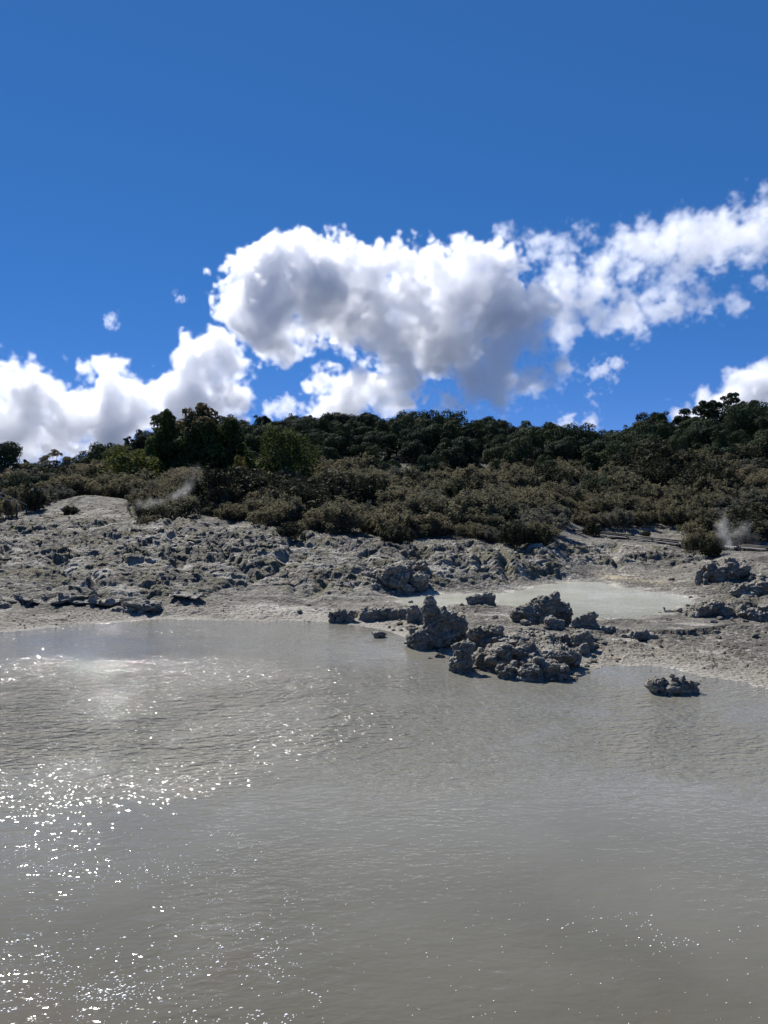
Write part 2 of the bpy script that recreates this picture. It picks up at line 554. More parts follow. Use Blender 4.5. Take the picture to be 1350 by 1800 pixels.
def build_ground():
    du, dd = 0.00155, 0.0024
    us = np.concatenate((np.arange(-1.25, -0.56, 0.01), np.arange(-0.56, 0.56, du), np.arange(0.56, 1.25, 0.01)))
    ds = 14.0 * np.exp(np.arange(0, math.log(76 / 14.0), dd))
    U, D = np.meshgrid(us, ds)
    X = (U * D).ravel()
    Y = D.ravel()
    z, r, s1, s2 = ground(X, Y)
    keep_x = X
    h, rid, lump, patch, fine, plate = detail(X, Y, z, r, s1, s2)
    Z = z + h
    # never let land relief dip under the ponds outside their shores
    Z = np.where((s1 > 0.0) & (s1 < 3), np.maximum(Z, 0.012 + 0.02 * s1), Z)
    Z = np.where((s2 > 0.0) & (s2 < 3), np.maximum(Z, POND2_Z + 0.012 + 0.02 * s2), Z)
    # overhangs: push the steep relief sideways
    X = X + r * 0.5 * vnoise2(keep_x * 3.3, Y * 3.3, 61)
    Y2 = Y + r * 0.6 * vnoise2(keep_x * 3.3 + 7, Y * 3.3, 62)
    me = mesh_np('shore_ground', np.stack((X, Y2, Z), 1), grid_faces(len(ds), len(us)), M_GROUND, True)
    pn = fbm2(keep_x * 0.55, Y * 0.9, 5, 81, 0.6)
    crust = np.clip(sstep(0.9, 0.0, np.abs(s1 - 0.25)) * sstep(-0.3, 0.3, pn + 0.15) * 0.75
                    + sstep(0.10, 0.42, pn) * sstep(0.2, 0.04, r) * 0.7
                    + sstep(1.2, 0.0, s2) * 0.6 * sstep(-0.2, 0.3, pn), 0, 1) * sstep(66, 60, Y)
    crust = np.maximum(crust, (1 - patch) * sstep(0.1, 0.3, r) * sstep(-0.15, 0.3, pn) * 0.7 * sstep(66, 60, Y))
    white = sstep(0.5, 0.0, np.hypot((keep_x + 4.4) / 2.6, (Y - 31.0) / 1.4) - 0.6) * 0.85
    crust = np.maximum(crust, white)
    px = 675 + F * keep_x / Y
    mud = sstep(0.16, 0.03, r) * sstep(3.2, 1.2, s1) * sstep(-0.1, 0.25, s1) * 0.8 * sstep(-0.45, 0.1, pn + 0.25)
    mud = np.maximum(mud, sstep(-0.2, -0.5, s1))
    on = fbm2(keep_x * 0.5 + 31, Y * 0.6, 4, 91, 0.55)
    ochre = np.clip(sstep(0.0, 0.3, on) * sstep(5, 1.0, s2) * sstep(900, 1000, px) * sstep(0.12, 0.04, r) * sstep(38, 40, Y) * 0.8
                    + sstep(0.15, 0.4, on) * sstep(3, 0.5, s1) * sstep(980, 1060, px) * sstep(1130, 1080, px) * 0.35, 0, 1)
    mn = fbm2(keep_x * 0.8 + 11, Y * 0.5, 5, 95, 0.6)
    moss = np.clip(sstep(-0.02, 0.22, mn) * sstep(0.12, 0.26, r) * 0.85, 0, 1)
    moss = np.maximum(moss, sstep(0.0, 0.25, mn) * sstep(780, 830, px) * sstep(990, 900, px) * sstep(40, 42, Y) * sstep(49, 46, Y) * 0.8)
    front = np.interp(px, SCRUB_PX, SCRUB_D)
    soil = sstep(-1.0, 2.0, Y - front + 0.8 * pn) * sstep(0.45, 0.0, np.clip(pn, -1, 1) - 0.0 + 0.2)
    stain = sstep(-0.17, 0.16, fbm2(keep_x * 0.45 + 3, Y * 0.95, 6, 131, 0.65)) * sstep(0.06, 0.2, r) * (0.35 + 0.65 * patch)
    stain = np.maximum(stain, sstep(0.05, 0.25, fbm2(keep_x * 0.35 + 9, Y * 1.6, 6, 137, 0.65)) * sstep(0.4, 1.0, s1) * 0.85)
    for nm, a in (('stain', stain), ('crust', crust), ('mud', mud), ('ochre', ochre), ('moss', moss), ('soil', soil)):
        at_ = me.attributes.new(nm, 'FLOAT', 'POINT')
        at_.data.foreach_set('value', np.ascontiguousarray(a, dtype=np.float32))
    o = link('shore_ground', me)
    tag(o, 'rough grey and cream crusted geothermal ground around the ponds', kind='structure')
    return o

SCRUB_PX = [-700, -200, 0, 70, 120, 140, 235, 250, 330, 400, 480, 540, 640, 720, 800, 900, 960, 975, 1060, 1200, 1215, 1250, 1290, 1400, 2000]
SCRUB_D = [62, 62, 61.5, 61, 62, 67, 67, 52, 50.5, 49.5, 47.5, 46.5, 47, 46, 47, 46, 47, 61, 61.5, 62, 56, 53, 55, 56, 56]

ground_obj = build_ground()
print('ground', round(time.time() - T0, 1))

def build_hills():
    M = Mat('hill_soil')
    co = M.coord()
    n = M.noise(co, 0.4, 8, 0.65)
    m = M.set(Base_Color=M.ramp(n, [(0.3, (0.02, 0.022, 0.012)), (0.7, (0.05, 0.048, 0.028))]), Roughness=0.95)
    xs = np.concatenate((np.linspace(-1500, -320, 30), np.arange(-300, 301, 3.0), np.linspace(320, 1500, 30)))
    ys = np.concatenate((np.linspace(-400, -20, 14), np.arange(-12, 300, 2.5), np.linspace(320, 3000, 40)))
    X, Y = np.meshgrid(xs, ys)
    X = X.ravel()
    Y = Y.ravel()
    z, r, s1, s2 = ground(X, Y)
    inside = (np.abs(X) < 1.22 * Y - 4) & (Y > 17) & (Y < 72)
    z = z + 0.8 * fbm2(X * 0.05, Y * 0.05, 3, 3) * sstep(60, 100, Y) - np.where(inside, 1.2, 0.12)
    o = link('hillside', mesh_np('hillside', np.stack((X, Y, z), 1), grid_faces(len(ys), len(xs)), m, True))
    tag(o, 'dark soil of the wooded hillside behind the ponds', kind='structure')
build_hills()

# ------------------------------------------------------------------ water
def water_material(name, base, base2, ripple, rough, ruffled=False, waves=((1.3, 0.06), (4.8, 0.055), (12.0, 0.034))):
    M = Mat(name)
    co = M.coord()
    wind = M.ramp(M.noise(co, 0.22, 4, 0.6, 0.8), [(0.36, (0.25, 0.25, 0.25)), (0.6, (1, 1, 1))])
    if ruffled:
        sx = M.node('ShaderNodeSeparateXYZ')
        M.l.new(co, sx.inputs[0])
        far = M.node('ShaderNodeMapRange', interpolation_type='SMOOTHSTEP')
        far.inputs['From Min'].default_value = 12.6
        far.inputs['From Max'].default_value = 17.0
        far.inputs['To Min'].default_value = 0.13
        M.l.new(M.math('ADD', sx.outputs['Y'], M.math('MULTIPLY', M.noise(co, 0.3, 3), 2.5)), far.inputs['Value'])
        wind = M.math('MULTIPLY', wind, far.outputs[0])
        lee = M.node('ShaderNodeMapRange', interpolation_type='SMOOTHSTEP')     # sheltered under the far bank
        lee.inputs['From Min'].default_value = 19.0
        lee.inputs['From Max'].default_value = 24.0
        lee.inputs['To Min'].default_value = 1.0
        lee.inputs['To Max'].default_value = 0.14
        M.l.new(sx.outputs['Y'], lee.inputs['Value'])
        wind = M.math('MULTIPLY', wind, lee.outputs[0])
        side = M.node('ShaderNodeMapRange', interpolation_type='SMOOTHSTEP')    # the breeze ruffles the left half most
        side.inputs['From Min'].default_value = -7.0
        side.inputs['From Max'].default_value = 3.0
        side.inputs['To Min'].default_value = 1.0
        side.inputs['To Max'].default_value = 0.36
        M.l.new(sx.outputs['X'], side.inputs['Value'])
        wind = M.math('MULTIPLY', wind, side.outputs[0])
    def height(off):
        a = M.node('ShaderNodeVectorMath', operation='ADD')
        a.inputs[1].default_value = off
        M.l.new(co, a.inputs[0])
        mp2 = M.node('ShaderNodeMapping')
        mp2.inputs['Scale'].default_value = (0.62, 1.2, 1)
        mp2.inputs['Rotation'].default_value = (0, 0, math.radians(-14))
        M.l.new(a.outputs[0], mp2.inputs[0])
        hh = None
        for sc_, am in waves:
            t = M.math('MULTIPLY', M.noise(mp2.outputs[0], sc_, 1, 0.5, 0.35), am)
            hh = t if hh is None else M.math('ADD', hh, t)
        return hh
    e = 0.008
    h0 = height((0, 0, 0))
    gx = M.math('DIVIDE', M.math('SUBTRACT', h0, height((e, 0, 0))), e)
    gy = M.math('DIVIDE', M.math('SUBTRACT', h0, height((0, e, 0))), e)
    cv = M.node('ShaderNodeCombineXYZ')
    M.l.new(M.math('MULTIPLY', M.math('MULTIPLY', gx, wind), ripple), cv.inputs[0])
    M.l.new(M.math('MULTIPLY', M.math('MULTIPLY', gy, wind), ripple), cv.inputs[1])
    cv.inputs[2].default_value = 1.0
    nn = M.node('ShaderNodeVectorMath', operation='NORMALIZE')
    M.l.new(cv.outputs[0], nn.inputs[0])
    nrm = nn.outputs[0]
    cloudy = M.noise(co, 0.35, 4, 0.55, 0.6)
    col = M.mix(M.ramp(cloudy, [(0.35, (0, 0, 0)), (0.7, (1, 1, 1))]), base, base2)
    if ruffled:          # paler base colour towards the far side, painted in for bright cloud reflection
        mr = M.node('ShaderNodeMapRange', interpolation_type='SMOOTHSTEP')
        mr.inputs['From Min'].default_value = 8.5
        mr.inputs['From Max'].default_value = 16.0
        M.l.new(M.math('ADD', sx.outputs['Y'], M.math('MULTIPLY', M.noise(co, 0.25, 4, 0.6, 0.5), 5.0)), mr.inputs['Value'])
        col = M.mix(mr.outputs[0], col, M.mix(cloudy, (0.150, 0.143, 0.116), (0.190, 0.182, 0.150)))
        rust = M.ramp(M.noise(co, 0.5, 3, 0.5, 0.6), [(0.6, (0, 0, 0)), (0.72, (1, 1, 1))])
        inv = M.math('SUBTRACT', 1.0, mr.outputs[0])
        col = M.mix(M.math('MULTIPLY', M.math('MULTIPLY', rust, inv), 0.6), col, (0.11, 0.082, 0.06))
    else:                # silt: olive in the near shallows, white towards the vents at the back
        sy = M.node('ShaderNodeSeparateXYZ')
        M.l.new(co, sy.inputs[0])
        mr = M.node('ShaderNodeMapRange', interpolation_type='SMOOTHSTEP')
        mr.inputs['From Min'].default_value = 29.5
        mr.inputs['From Max'].default_value = 36.0
        M.l.new(M.math('ADD', sy.outputs['Y'], M.math('MULTIPLY', M.noise(co, 0.6, 5, 0.6), 3.0)), mr.inputs['Value'])
        col = M.mix(mr.outputs[0], (0.27, 0.265, 0.19), col)
    M.set(Base_Color=col, Roughness=rough, IOR=1.36, Normal=nrm)
    M.b.inputs['Specular IOR Level'].default_value = 0.5
    return M.m

def flat_sheet(name, pts, z, mat):
    me = bpy.data.meshes.new(name)
    me.from_pydata([(x, y, z) for x, y in pts], [], [list(range(len(pts)))])
    me.materials.append(mat)
    return link(name, me)

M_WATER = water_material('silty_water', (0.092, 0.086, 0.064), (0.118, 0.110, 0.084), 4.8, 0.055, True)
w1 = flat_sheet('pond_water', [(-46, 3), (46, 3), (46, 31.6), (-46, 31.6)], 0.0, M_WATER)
tag(w1, 'grey silty hot pond with glittering ripples', kind='structure')
M_WATER2 = water_material('milky_water', (0.37, 0.37, 0.30), (0.47, 0.465, 0.40), 0.3, 0.06)
lo = POND2.min(0) - 1.2
hi = POND2.max(0) + 1.2
cen = POND2.mean(0)
grow = [tuple(p + (p - cen) / (np.linalg.norm(p - cen) + 1e-6) * 0.5) for p in POND2]
w2 = flat_sheet('milky_pond_water', grow, POND2_Z, M_WATER2)
tag(w2, 'small pale milky green pool behind the rocks', kind='structure')

# ------------------------------------------------------------------ rocks
def hz(x, y):
    z, r, s1, s2 = ground(np.array([x]), np.array([y]))
    return float(z[0])

def chunk(bm, m, rng, n=16):
    """an angular convex lump filling the unit ball under matrix m"""
    vs_ = []
    for k in range(n):
        z_ = 1 - 2 * (k + 0.5) / n
        a = k * 2.39996 + rng.uniform(-.5, .5)
        q = math.sqrt(1 - z_ * z_)
        r_ = rng.uniform(.78, 1.12)
        vs_.append(bm.verts.new(m @ Vector((math.cos(a) * q * r_, math.sin(a) * q * r_, z_ * r_))))
    res = bmesh.ops.convex_hull(bm, input=vs_)
    junk = {g for g in list(res['geom_interior']) + list(res['geom_unused']) if isinstance(g, bmesh.types.BMVert) and g.is_valid}
    bmesh.ops.delete(bm, geom=list(junk), context='VERTS')

def rock_mesh(name, blobs, d, voxel, seed, amp=1.0, mat=None, grounded=True):
    """blobs (px, py, rx, ry[, metres deeper[, depth radius m]]) seen at d metres -> one craggy closed mesh, origin at its foot"""
    bm = bmesh.new()
    rng = random.Random(seed)
    s = d / F
    for b in blobs:
        px, py, rx, ry = b[:4]
        dd = b[4] if len(b) > 4 else rng.uniform(-0.1, 0.1) * rx * s
        rd = b[5] if len(b) > 5 else 0.85 * min(rx, ry * 1.6) * s
        c = at(px, py, d + dd)
        rz = ry * s
        g = hz(c[0], c[1]) - 0.12
        if grounded and c[2] - rz > g:
            hh = (c[2] - g) / 2
            chunk(bm, Matrix.Translation(Vector((c[0], c[1], g + hh))) @ Euler((0, 0, rng.uniform(0, 6))).to_matrix().to_4x4() @ Matrix.Diagonal((rx * s * .95, rd * .95, hh * 1.25, 1)), rng)
        for q_ in range(4):
            th = rng.uniform(0, 6.28)
            el_ = rng.uniform(-.2, 1.2)
            f_ = rng.uniform(.28, .5)
            cc = Vector(c) + Vector((math.cos(th) * math.cos(el_) * rx * s, math.sin(th) * math.cos(el_) * rd, math.sin(el_) * rz)) * .78
            chunk(bm, Matrix.Translation(cc) @ Euler((rng.uniform(0, 6), rng.uniform(0, 6), 0)).to_matrix().to_4x4() @ Matrix.Diagonal((rx * s * f_, min(rd, rx * s) * f_, min(rz, rx * s * 1.2) * f_, 1)), rng, 10)
        m = Matrix.Translation(Vector(c)) @ Euler((rng.uniform(-.2, .2), rng.uniform(-.25, .25), rng.uniform(-.5, .5))).to_matrix().to_4x4() @ Matrix.Diagonal((rx * s, rd, rz, 1))
        chunk(bm, m, rng)
    me = bpy.data.meshes.new(name)
    bm.to_mesh(me)
    bm.free()
    tmp = bpy.data.objects.new(name, me)
    COL.objects.link(tmp)
    md = tmp.modifiers.new('remesh', 'REMESH')
    md.mode = 'VOXEL'
    md.voxel_size = voxel
    dg = bpy.context.evaluated_depsgraph_get()
    ev = bpy.data.meshes.new_from_object(tmp.evaluated_get(dg))
    bpy.data.objects.remove(tmp)
    bpy.data.meshes.remove(me)
    n = len(ev.vertices)
    co = np.empty(n * 3, np.float32)
    ev.vertices.foreach_get('co', co)
    co = co.reshape(-1, 3).astype(float)
    no = np.empty(n * 3, np.float32)
    ev.vertices.foreach_get('normal', no)
    no = no.reshape(-1, 3).astype(float)
    size = float(np.ptp(co[:, 2]) + np.ptp(co[:, 0])) * 0.5
    a = 0.55 * amp * min(1.0, size / 1.2)
    p = co + seed * 7.31
    q = p + 0.12 * np.stack((vnoise3(p * 2.3, 1), vnoise3(p * 2.3, 2), vnoise3(p * 2.3, 3)), 1)
    k = 1.0 / max(0.45, min(1.0, size / 1.2))
    q2 = q * (1, 1, 0.8) + 0.10 * np.stack((vnoise3(p * 6, 4), vnoise3(p * 6, 5), vnoise3(p * 6, 6)), 1)
    rid = fbm3(q2 * 1.1 * k, 3, 10, 0.5, True)
    f1, f2, cv = worley3(q2 * (1.0, 1.0, 1.5) * 1.7 * k, 5)
    g1, g2, gv = worley3(q2 * (1.0, 1.0, 1.7) * 4.4 * k, 6)
    fine = fbm3(q * 8.0 * k, 3, 20, 0.65, True)
    rr_ = random.Random(seed * 13 + 1)
    tilt = np.array((rr_.uniform(-.5, .5), rr_.uniform(-.3, .3), 1.0))
    zz = (co @ tilt + 0.10 * vnoise3(p * 1.6, 9) + 0.03 * vnoise3(p * 6, 8)) * 6.5 * k
    lay = np.floor(zz)
    saw = zz - lay
    off = (np.sin(lay * 12.9898 + seed) * 43758.5453) % 1.0
    disp = a * (0.10 * rid + 0.24 * (cv - 0.5) - 0.10 * sstep(0.07, 0, f2 - f1)
                + 0.10 * (gv - 0.5) - 0.05 * sstep(0.09, 0, g2 - g1) + 0.03 * fine
                + 0.11 * (off - 0.5) - 0.06 * sstep(0.16, 0.0, saw))
    co += no * disp[:, None]
    foot = np.array((co[:, 0].mean(), co[:, 1].mean(), co[:, 2].min()))
    co -= foot
    ev.vertices.foreach_set('co', co.astype(np.float32).ravel())
    ev.polygons.foreach_set('use_smooth', np.ones(len(ev.polygons), bool))
    ev.update()
    ev.materials.clear()
    ev.materials.append(mat or M_ROCK)
    return ev, foot

NROCK = [0]
def rock(name, label, blobs, d, seed, amp=1.0, mat=None, cat='rock', group=None, fine=1.0, parent=None, grounded=True):
    me, foot = rock_mesh(name, blobs, d, 0.0012 * d * fine, seed, amp, mat, grounded)
    NROCK[0] += len(me.polygons) * 2
    o = link(name, me, parent)
    o.location = foot
    if parent is not None:
        o.location = Vector(foot) - parent.location
    elif label:
        tag(o, label, cat, group)
    return o

# the broken outcrop between the two ponds
rock('spire_rock', 'tall dark craggy rock with a knobbed spire at the water edge',
     [(757, 1058, 9, 8), (754, 1072, 12, 12), (762, 1086, 15, 18), (778, 1092, 15, 28), (764, 1108, 22, 22), (742, 1120, 28, 16), (727, 1124, 17, 15), (795, 1098, 13, 26),
      (812, 1096, 12, 22), (785, 1120, 25, 17), (745, 1134, 28, 8), (773, 1136, 24, 9)], 24.6, 1, 0.9, M_ROCK)
rock('block_rock', 'dark blocky boulder rising straight from the pond beside the outcrop',
     [(812, 1147, 21, 22), (808, 1165, 21, 16), (820, 1136, 15, 10), (803, 1136, 10, 8), (815, 1180, 22, 8)], 21.2, 2, 0.75, M_ROCK)
outcrop = link('rock_outcrop', None)
outcrop.location = on_level(930, 1200)
tag(outcrop, 'low wide outcrop of dark rubble jutting into the grey pond', 'rock outcrop')
rock('outcrop_front', None, [(948, 1188, 58, 13), (898, 1193, 24, 10), (1000, 1196, 20, 7), (968, 1176, 26, 16), (990, 1178, 10, 12), (925, 1180, 30, 14), (890, 1180, 18, 10)], 20.4, 3, 1.0, M_ROCK, parent=outcrop)
rock('outcrop_middle', None, [(930, 1158, 50, 22, 0, .8), (880, 1152, 34, 22, 0, .7), (975, 1152, 36, 20, 0, .7), (850, 1162, 20, 18), (1000, 1160, 22, 16), (918, 1172, 34, 15), (960, 1165, 34, 16)], 21.6, 4, 1.0, M_ROCK2, parent=outcrop)
rock('outcrop_back', None, [(900, 1125, 40, 13, 0, .9), (960, 1130, 48, 14, 0, .9), (860, 1128, 32, 14, 0, .6), (1000, 1138, 24, 8), (845, 1112, 22, 12), (875, 1108, 16, 8)], 23.8, 5, 1.0, M_ROCK2, parent=outcrop)
rock('leaning_rock', 'dark hunched rock leaning over the right end of the outcrop', [(1022, 1118, 18, 14), (1034, 1130, 12, 16), (1010, 1124, 12, 12), (1040, 1140, 7, 9)], 23.6, 6, 0.7, M_ROCK)
rock('pale_shard', 'small pale slab propped against the hunched rock', [(1024, 1146, 9, 18, 0, .12), (1032, 1142, 5, 14, .05, .1)], 22.9, 7, 0.35, M_ROCK2)
rock('ridge_rock', 'large grey lumpy boulder with a pointed crest in front of the milky pool',
     [(928, 1076, 24, 17), (952, 1066, 20, 18), (974, 1056, 9, 16), (967, 1075, 16, 22), (993, 1074, 15, 17), (945, 1088, 25, 14), (985, 1092, 20, 12), (912, 1080, 14, 12)], 27.4, 8, 0.85, M_ROCK)
rock('pale_boulder', 'smooth pale boulder at the foot of the lumpy pointed boulder', [(968, 1094, 15, 10), (982, 1098, 14, 8)], 26.2, 9, 0.5, M_ROCK2)
rock('twin_rock', 'upright dark rock with a split wedge standing by the milky pool', [(1036, 1094, 16, 15), (1040, 1082, 11, 8), (1026, 1088, 8, 12), (1012, 1098, 9, 16), (1040, 1104, 16, 9), (1010, 1106, 10, 9)], 26.4, 10, 0.7, M_ROCK)
rock('small_dark_rock', 'small dark rock right of the upright split rock', [(1070, 1106, 13, 9), (1082, 1110, 9, 6)], 26.0, 11, 0.6, M_ROCK)
rock('double_boulder', 'pair-humped dark boulder lying alone on the pale flat', [(1112, 1119, 20, 13), (1142, 1121, 15, 11), (1128, 1116, 14, 10), (1100, 1122, 8, 8)], 25.1, 12, 0.55, M_ROCK)
rock('water_rock', 'jagged black rock standing alone in the shallow water', [(1175, 1210, 34, 11, 0, .3), (1150, 1206, 11, 13, 0, .2), (1168, 1198, 8, 7), (1186, 1198, 8, 12, 0, .12), (1182, 1190, 5, 5), (1200, 1196, 5, 9, 0, .1), (1196, 1205, 14, 10), (1210, 1203, 9, 6), (1222, 1202, 8, 4, 0, .08), (1170, 1217, 28, 5, 0, .25)], 18.9, 13, 0.6, M_ROCK)
rock('pond_rock', 'small flat dark rock just off the far shore', [(664, 1114, 12, 5.5), (672, 1115, 8, 5)], 26.3, 14, 0.5, M_ROCK)
rock('pool_rock', 'dark knobbly rock at the near rim of the milky pool', [(858, 1047, 10, 7), (840, 1050, 11, 5), (828, 1053, 9, 4), (865, 1050, 7, 6), (850, 1056, 14, 4)], 31.6, 15, 0.7, M_ROCK)
rock('pool_stone', 'lone small stone in the tip of the milky pool', [(722, 1059, 6, 4)], 33.0, 16, 0.4, M_ROCK)
rock('shelf_rock', 'low broken shelf of grey rock on the far shore left of the spire', [(598, 1078, 17, 7), (615, 1079, 14, 6), (584, 1083, 8, 5), (650, 1076, 22, 7), (680, 1074, 18, 6), (700, 1078, 22, 7), (610, 1086, 18, 5)], 29.4, 17, 0.8, M_ROCK2)
rock('shelf_boulder', 'rounded dark boulder between the broken shelf and the spire', [(725, 1072, 12, 7), (738, 1078, 12, 6)], 28.6, 18, 0.6, M_ROCK)
rock('knob_ridge', 'steep dark faced rock ridge left of the milky pool', [(690, 1018, 42, 20, 0, .9), (650, 1032, 32, 14, -.4, .7), (715, 1005, 34, 14, .6, .9), (660, 1012, 26, 14, .5, .7), (735, 1020, 20, 16, 0, .6), (672, 1042, 40, 7, -.6, .5), (712, 1038, 22, 9, -.4, .5)], 36.4, 19, 1.6, M_ROCK2)
rock('pinnacle_rock', 'small upright grey pinnacle on the bank above the milky pool', [(743, 993, 8, 10), (742, 1002, 9, 8)], 38.2, 20, 0.5, M_ROCK2)
rock('bluff_rock', 'dark square rock bluff beside the right-hand steam vent', [(1282, 1004, 24, 18, 0, .7), (1262, 1008, 16, 17, 0, .6), (1300, 998, 20, 14, .2, .7), (1245, 996, 16, 13, .4, .6), (1272, 1020, 22, 8, -.2, .4)], 37.6, 23, 1.0, M_ROCK)
rock('pale_tooth_rock', 'pale upright rock tooth left of the dark bluff', [(1227, 1010, 7, 9), (1241, 1012, 5, 9)], 37.2, 24, 0.5, M_ROCK2)
rock('lichen_rock', 'yellowish grey rock heap on the right shore above the flat', [(1245, 1072, 26, 18), (1225, 1082, 22, 15), (1270, 1076, 24, 17), (1262, 1096, 26, 12), (1240, 1098, 22, 10), (1215, 1094, 16, 8)], 29.0, 25, 1.0, M_ROCK2)
rock('edge_rock', 'black undercut rock at the right edge above the flat', [(1330, 1084, 32, 17), (1360, 1080, 30, 20), (1310, 1078, 18, 13), (1345, 1096, 36, 9)], 28.6, 26, 0.9, M_ROCK)
rock('low_edge_rock', 'low dark slab below the undercut rock at the right edge', [(1325, 1112, 22, 8), (1348, 1115, 18, 7), (1308, 1112, 9, 6)], 27.0, 27, 0.6, M_ROCK)
rock('brown_rock', 'brown tinted hump above the right shore rocks', [(1318, 1036, 26, 11), (1300, 1040, 16, 9), (1345, 1030, 24, 14)], 33.5, 28, 0.9, M_ROCK2)
rock('rim_rock', 'low dark rock on the right rim of the milky pool', [(1172, 1077, 16, 5), (1190, 1074, 13, 5), (1160, 1080, 8, 4)], 30.2, 29, 0.6, M_ROCK)
# ledges on the left shore
rock('ledge_rock', 'long undercut ledge on the left shore above the beige mud', [(60, 1056, 34, 3, .4, .7), (105, 1055, 40, 3, .4, .7), (150, 1056, 34, 3, .4, .7), (24, 1054, 24, 3, .4, .7), (190, 1058, 24, 4, .3, .6), (130, 1051, 50, 2.5, .8, .9)], 31.4, 30, 0.35, M_ROCK2, grounded=False)
rock('shore_boulder', 'rounded grey boulder lying on the beige mud below the ledge', [(205, 1075, 14, 5), (226, 1073, 18, 6), (250, 1071, 16, 6), (268, 1064, 16, 6, .4, .6), (240, 1064, 22, 5, .4, .6)], 30.8, 31, 0.5, M_ROCK2)
rock('overhang_rock', 'small flat overhang with a black hollow on the left shore', [(325, 1046, 18, 2.5, .2, .6), (345, 1048, 14, 2.5, .2, .6), (306, 1045, 10, 2.5, .3, .6)], 32.2, 32, 0.3, M_ROCK2, grounded=False)
rock('left_edge_rock', 'small dark rock at the left edge of the beige mud', [(8, 1066, 14, 8), (-12, 1064, 18, 9)], 30.8, 33, 0.7, M_ROCK)
print('rocks', NROCK[0], round(time.time() - T0, 1))

# loose stones on the ground: parts of the shore ground
def stone_mesh(seed, sub=2):
    bm = bmesh.new()
    chunk(bm, Matrix.Identity(4), random.Random(seed), 18)
    bmesh.ops.subdivide_edges(bm, edges=bm.edges[:], cuts=1, use_grid_fill=True)
    bmesh.ops.triangulate(bm, faces=bm.faces[:])
    co = np.array([v.co[:] for v in bm.verts])
    p = co * 1.1 + seed * 5.7
    f1, f2, cv = worley3(p * 1.3, seed)
    r = 0.85 + 0.25 * fbm3(p, 2, seed) + 0.15 * (0.6 - f1)
    co = co * r[:, None] * np.array((1.0, 0.85, 0.62))
    for v, c in zip(bm.verts, co):
        v.co = c
    me = bpy.data.meshes.new('stone')
    bm.to_mesh(me)
    bm.free()
    me.materials.append((M_ROCK, M_ROCK2)[seed % 2])
    return me

STONES = [stone_mesh(k, 2) for k in range(8)]
rs = np.random.default_rng(4)
spots = []
# rubble areas: photo box, how many, size range in metres
for (x0, x1, y0, y1, n, a, b) in [(730, 1060, 1075, 1190, 150, .07, .3), (30, 180, 1072, 1098, 34, .03, .08), (1040, 1350, 1130, 1200, 60, .03, .12), (600, 740, 1070, 1105, 26, .04, .13),
                                  (1040, 1200, 1090, 1135, 22, .05, .14), (700, 850, 1070, 1100, 24, .06, .2), (1195, 1350, 1035, 1125, 46, .08, .3), (380, 600, 1040, 1085, 24, .05, .16), (1180, 1350, 990, 1040, 16, .1, .25)]:
    for _ in range(n):
        spots.append((rs.uniform(x0, x1), rs.uniform(y0, y1), a * (b / a) ** (rs.random() ** 1.8)))
def surface_z(x, y):
    x = np.atleast_1d(np.asarray(x, float))
    y = np.atleast_1d(np.asarray(y, float))
    z, r, s1, s2 = ground(x, y)
    h = detail(x, y, z, r, s1, s2)[0]
    return z + h, s1, s2
sp_c = np.array([on_level(a_, b_, 0.22) for a_, b_, _ in spots])
sp_z, sp_1, sp_2 = surface_z(sp_c[:, 0], sp_c[:, 1])
for k, (px, py, sz) in enumerate(spots):
    c = sp_c[k]
    z, s1, s2 = sp_z[k], sp_1[k], sp_2[k]
    if s2 < 0 or s1 < -0.8:
        continue
    host = outcrop if 730 < px < 1060 and 1075 < py < 1190 and k < 150 else ground_obj
    o = link('stone', STONES[int(rs.integers(8))], host)
    o.location = Vector((c[0], c[1], max(z, -0.02) + sz * 0.15)) - host.location
    o.scale = (sz * rs.uniform(.8, 1.3), sz * rs.uniform(.8, 1.2), sz * rs.uniform(.7, 1.1))
    o.rotation_euler = (rs.uniform(-.3, .3), rs.uniform(-.3, .3), rs.uniform(0, 6.28))
print('stones', round(time.time() - T0, 1))

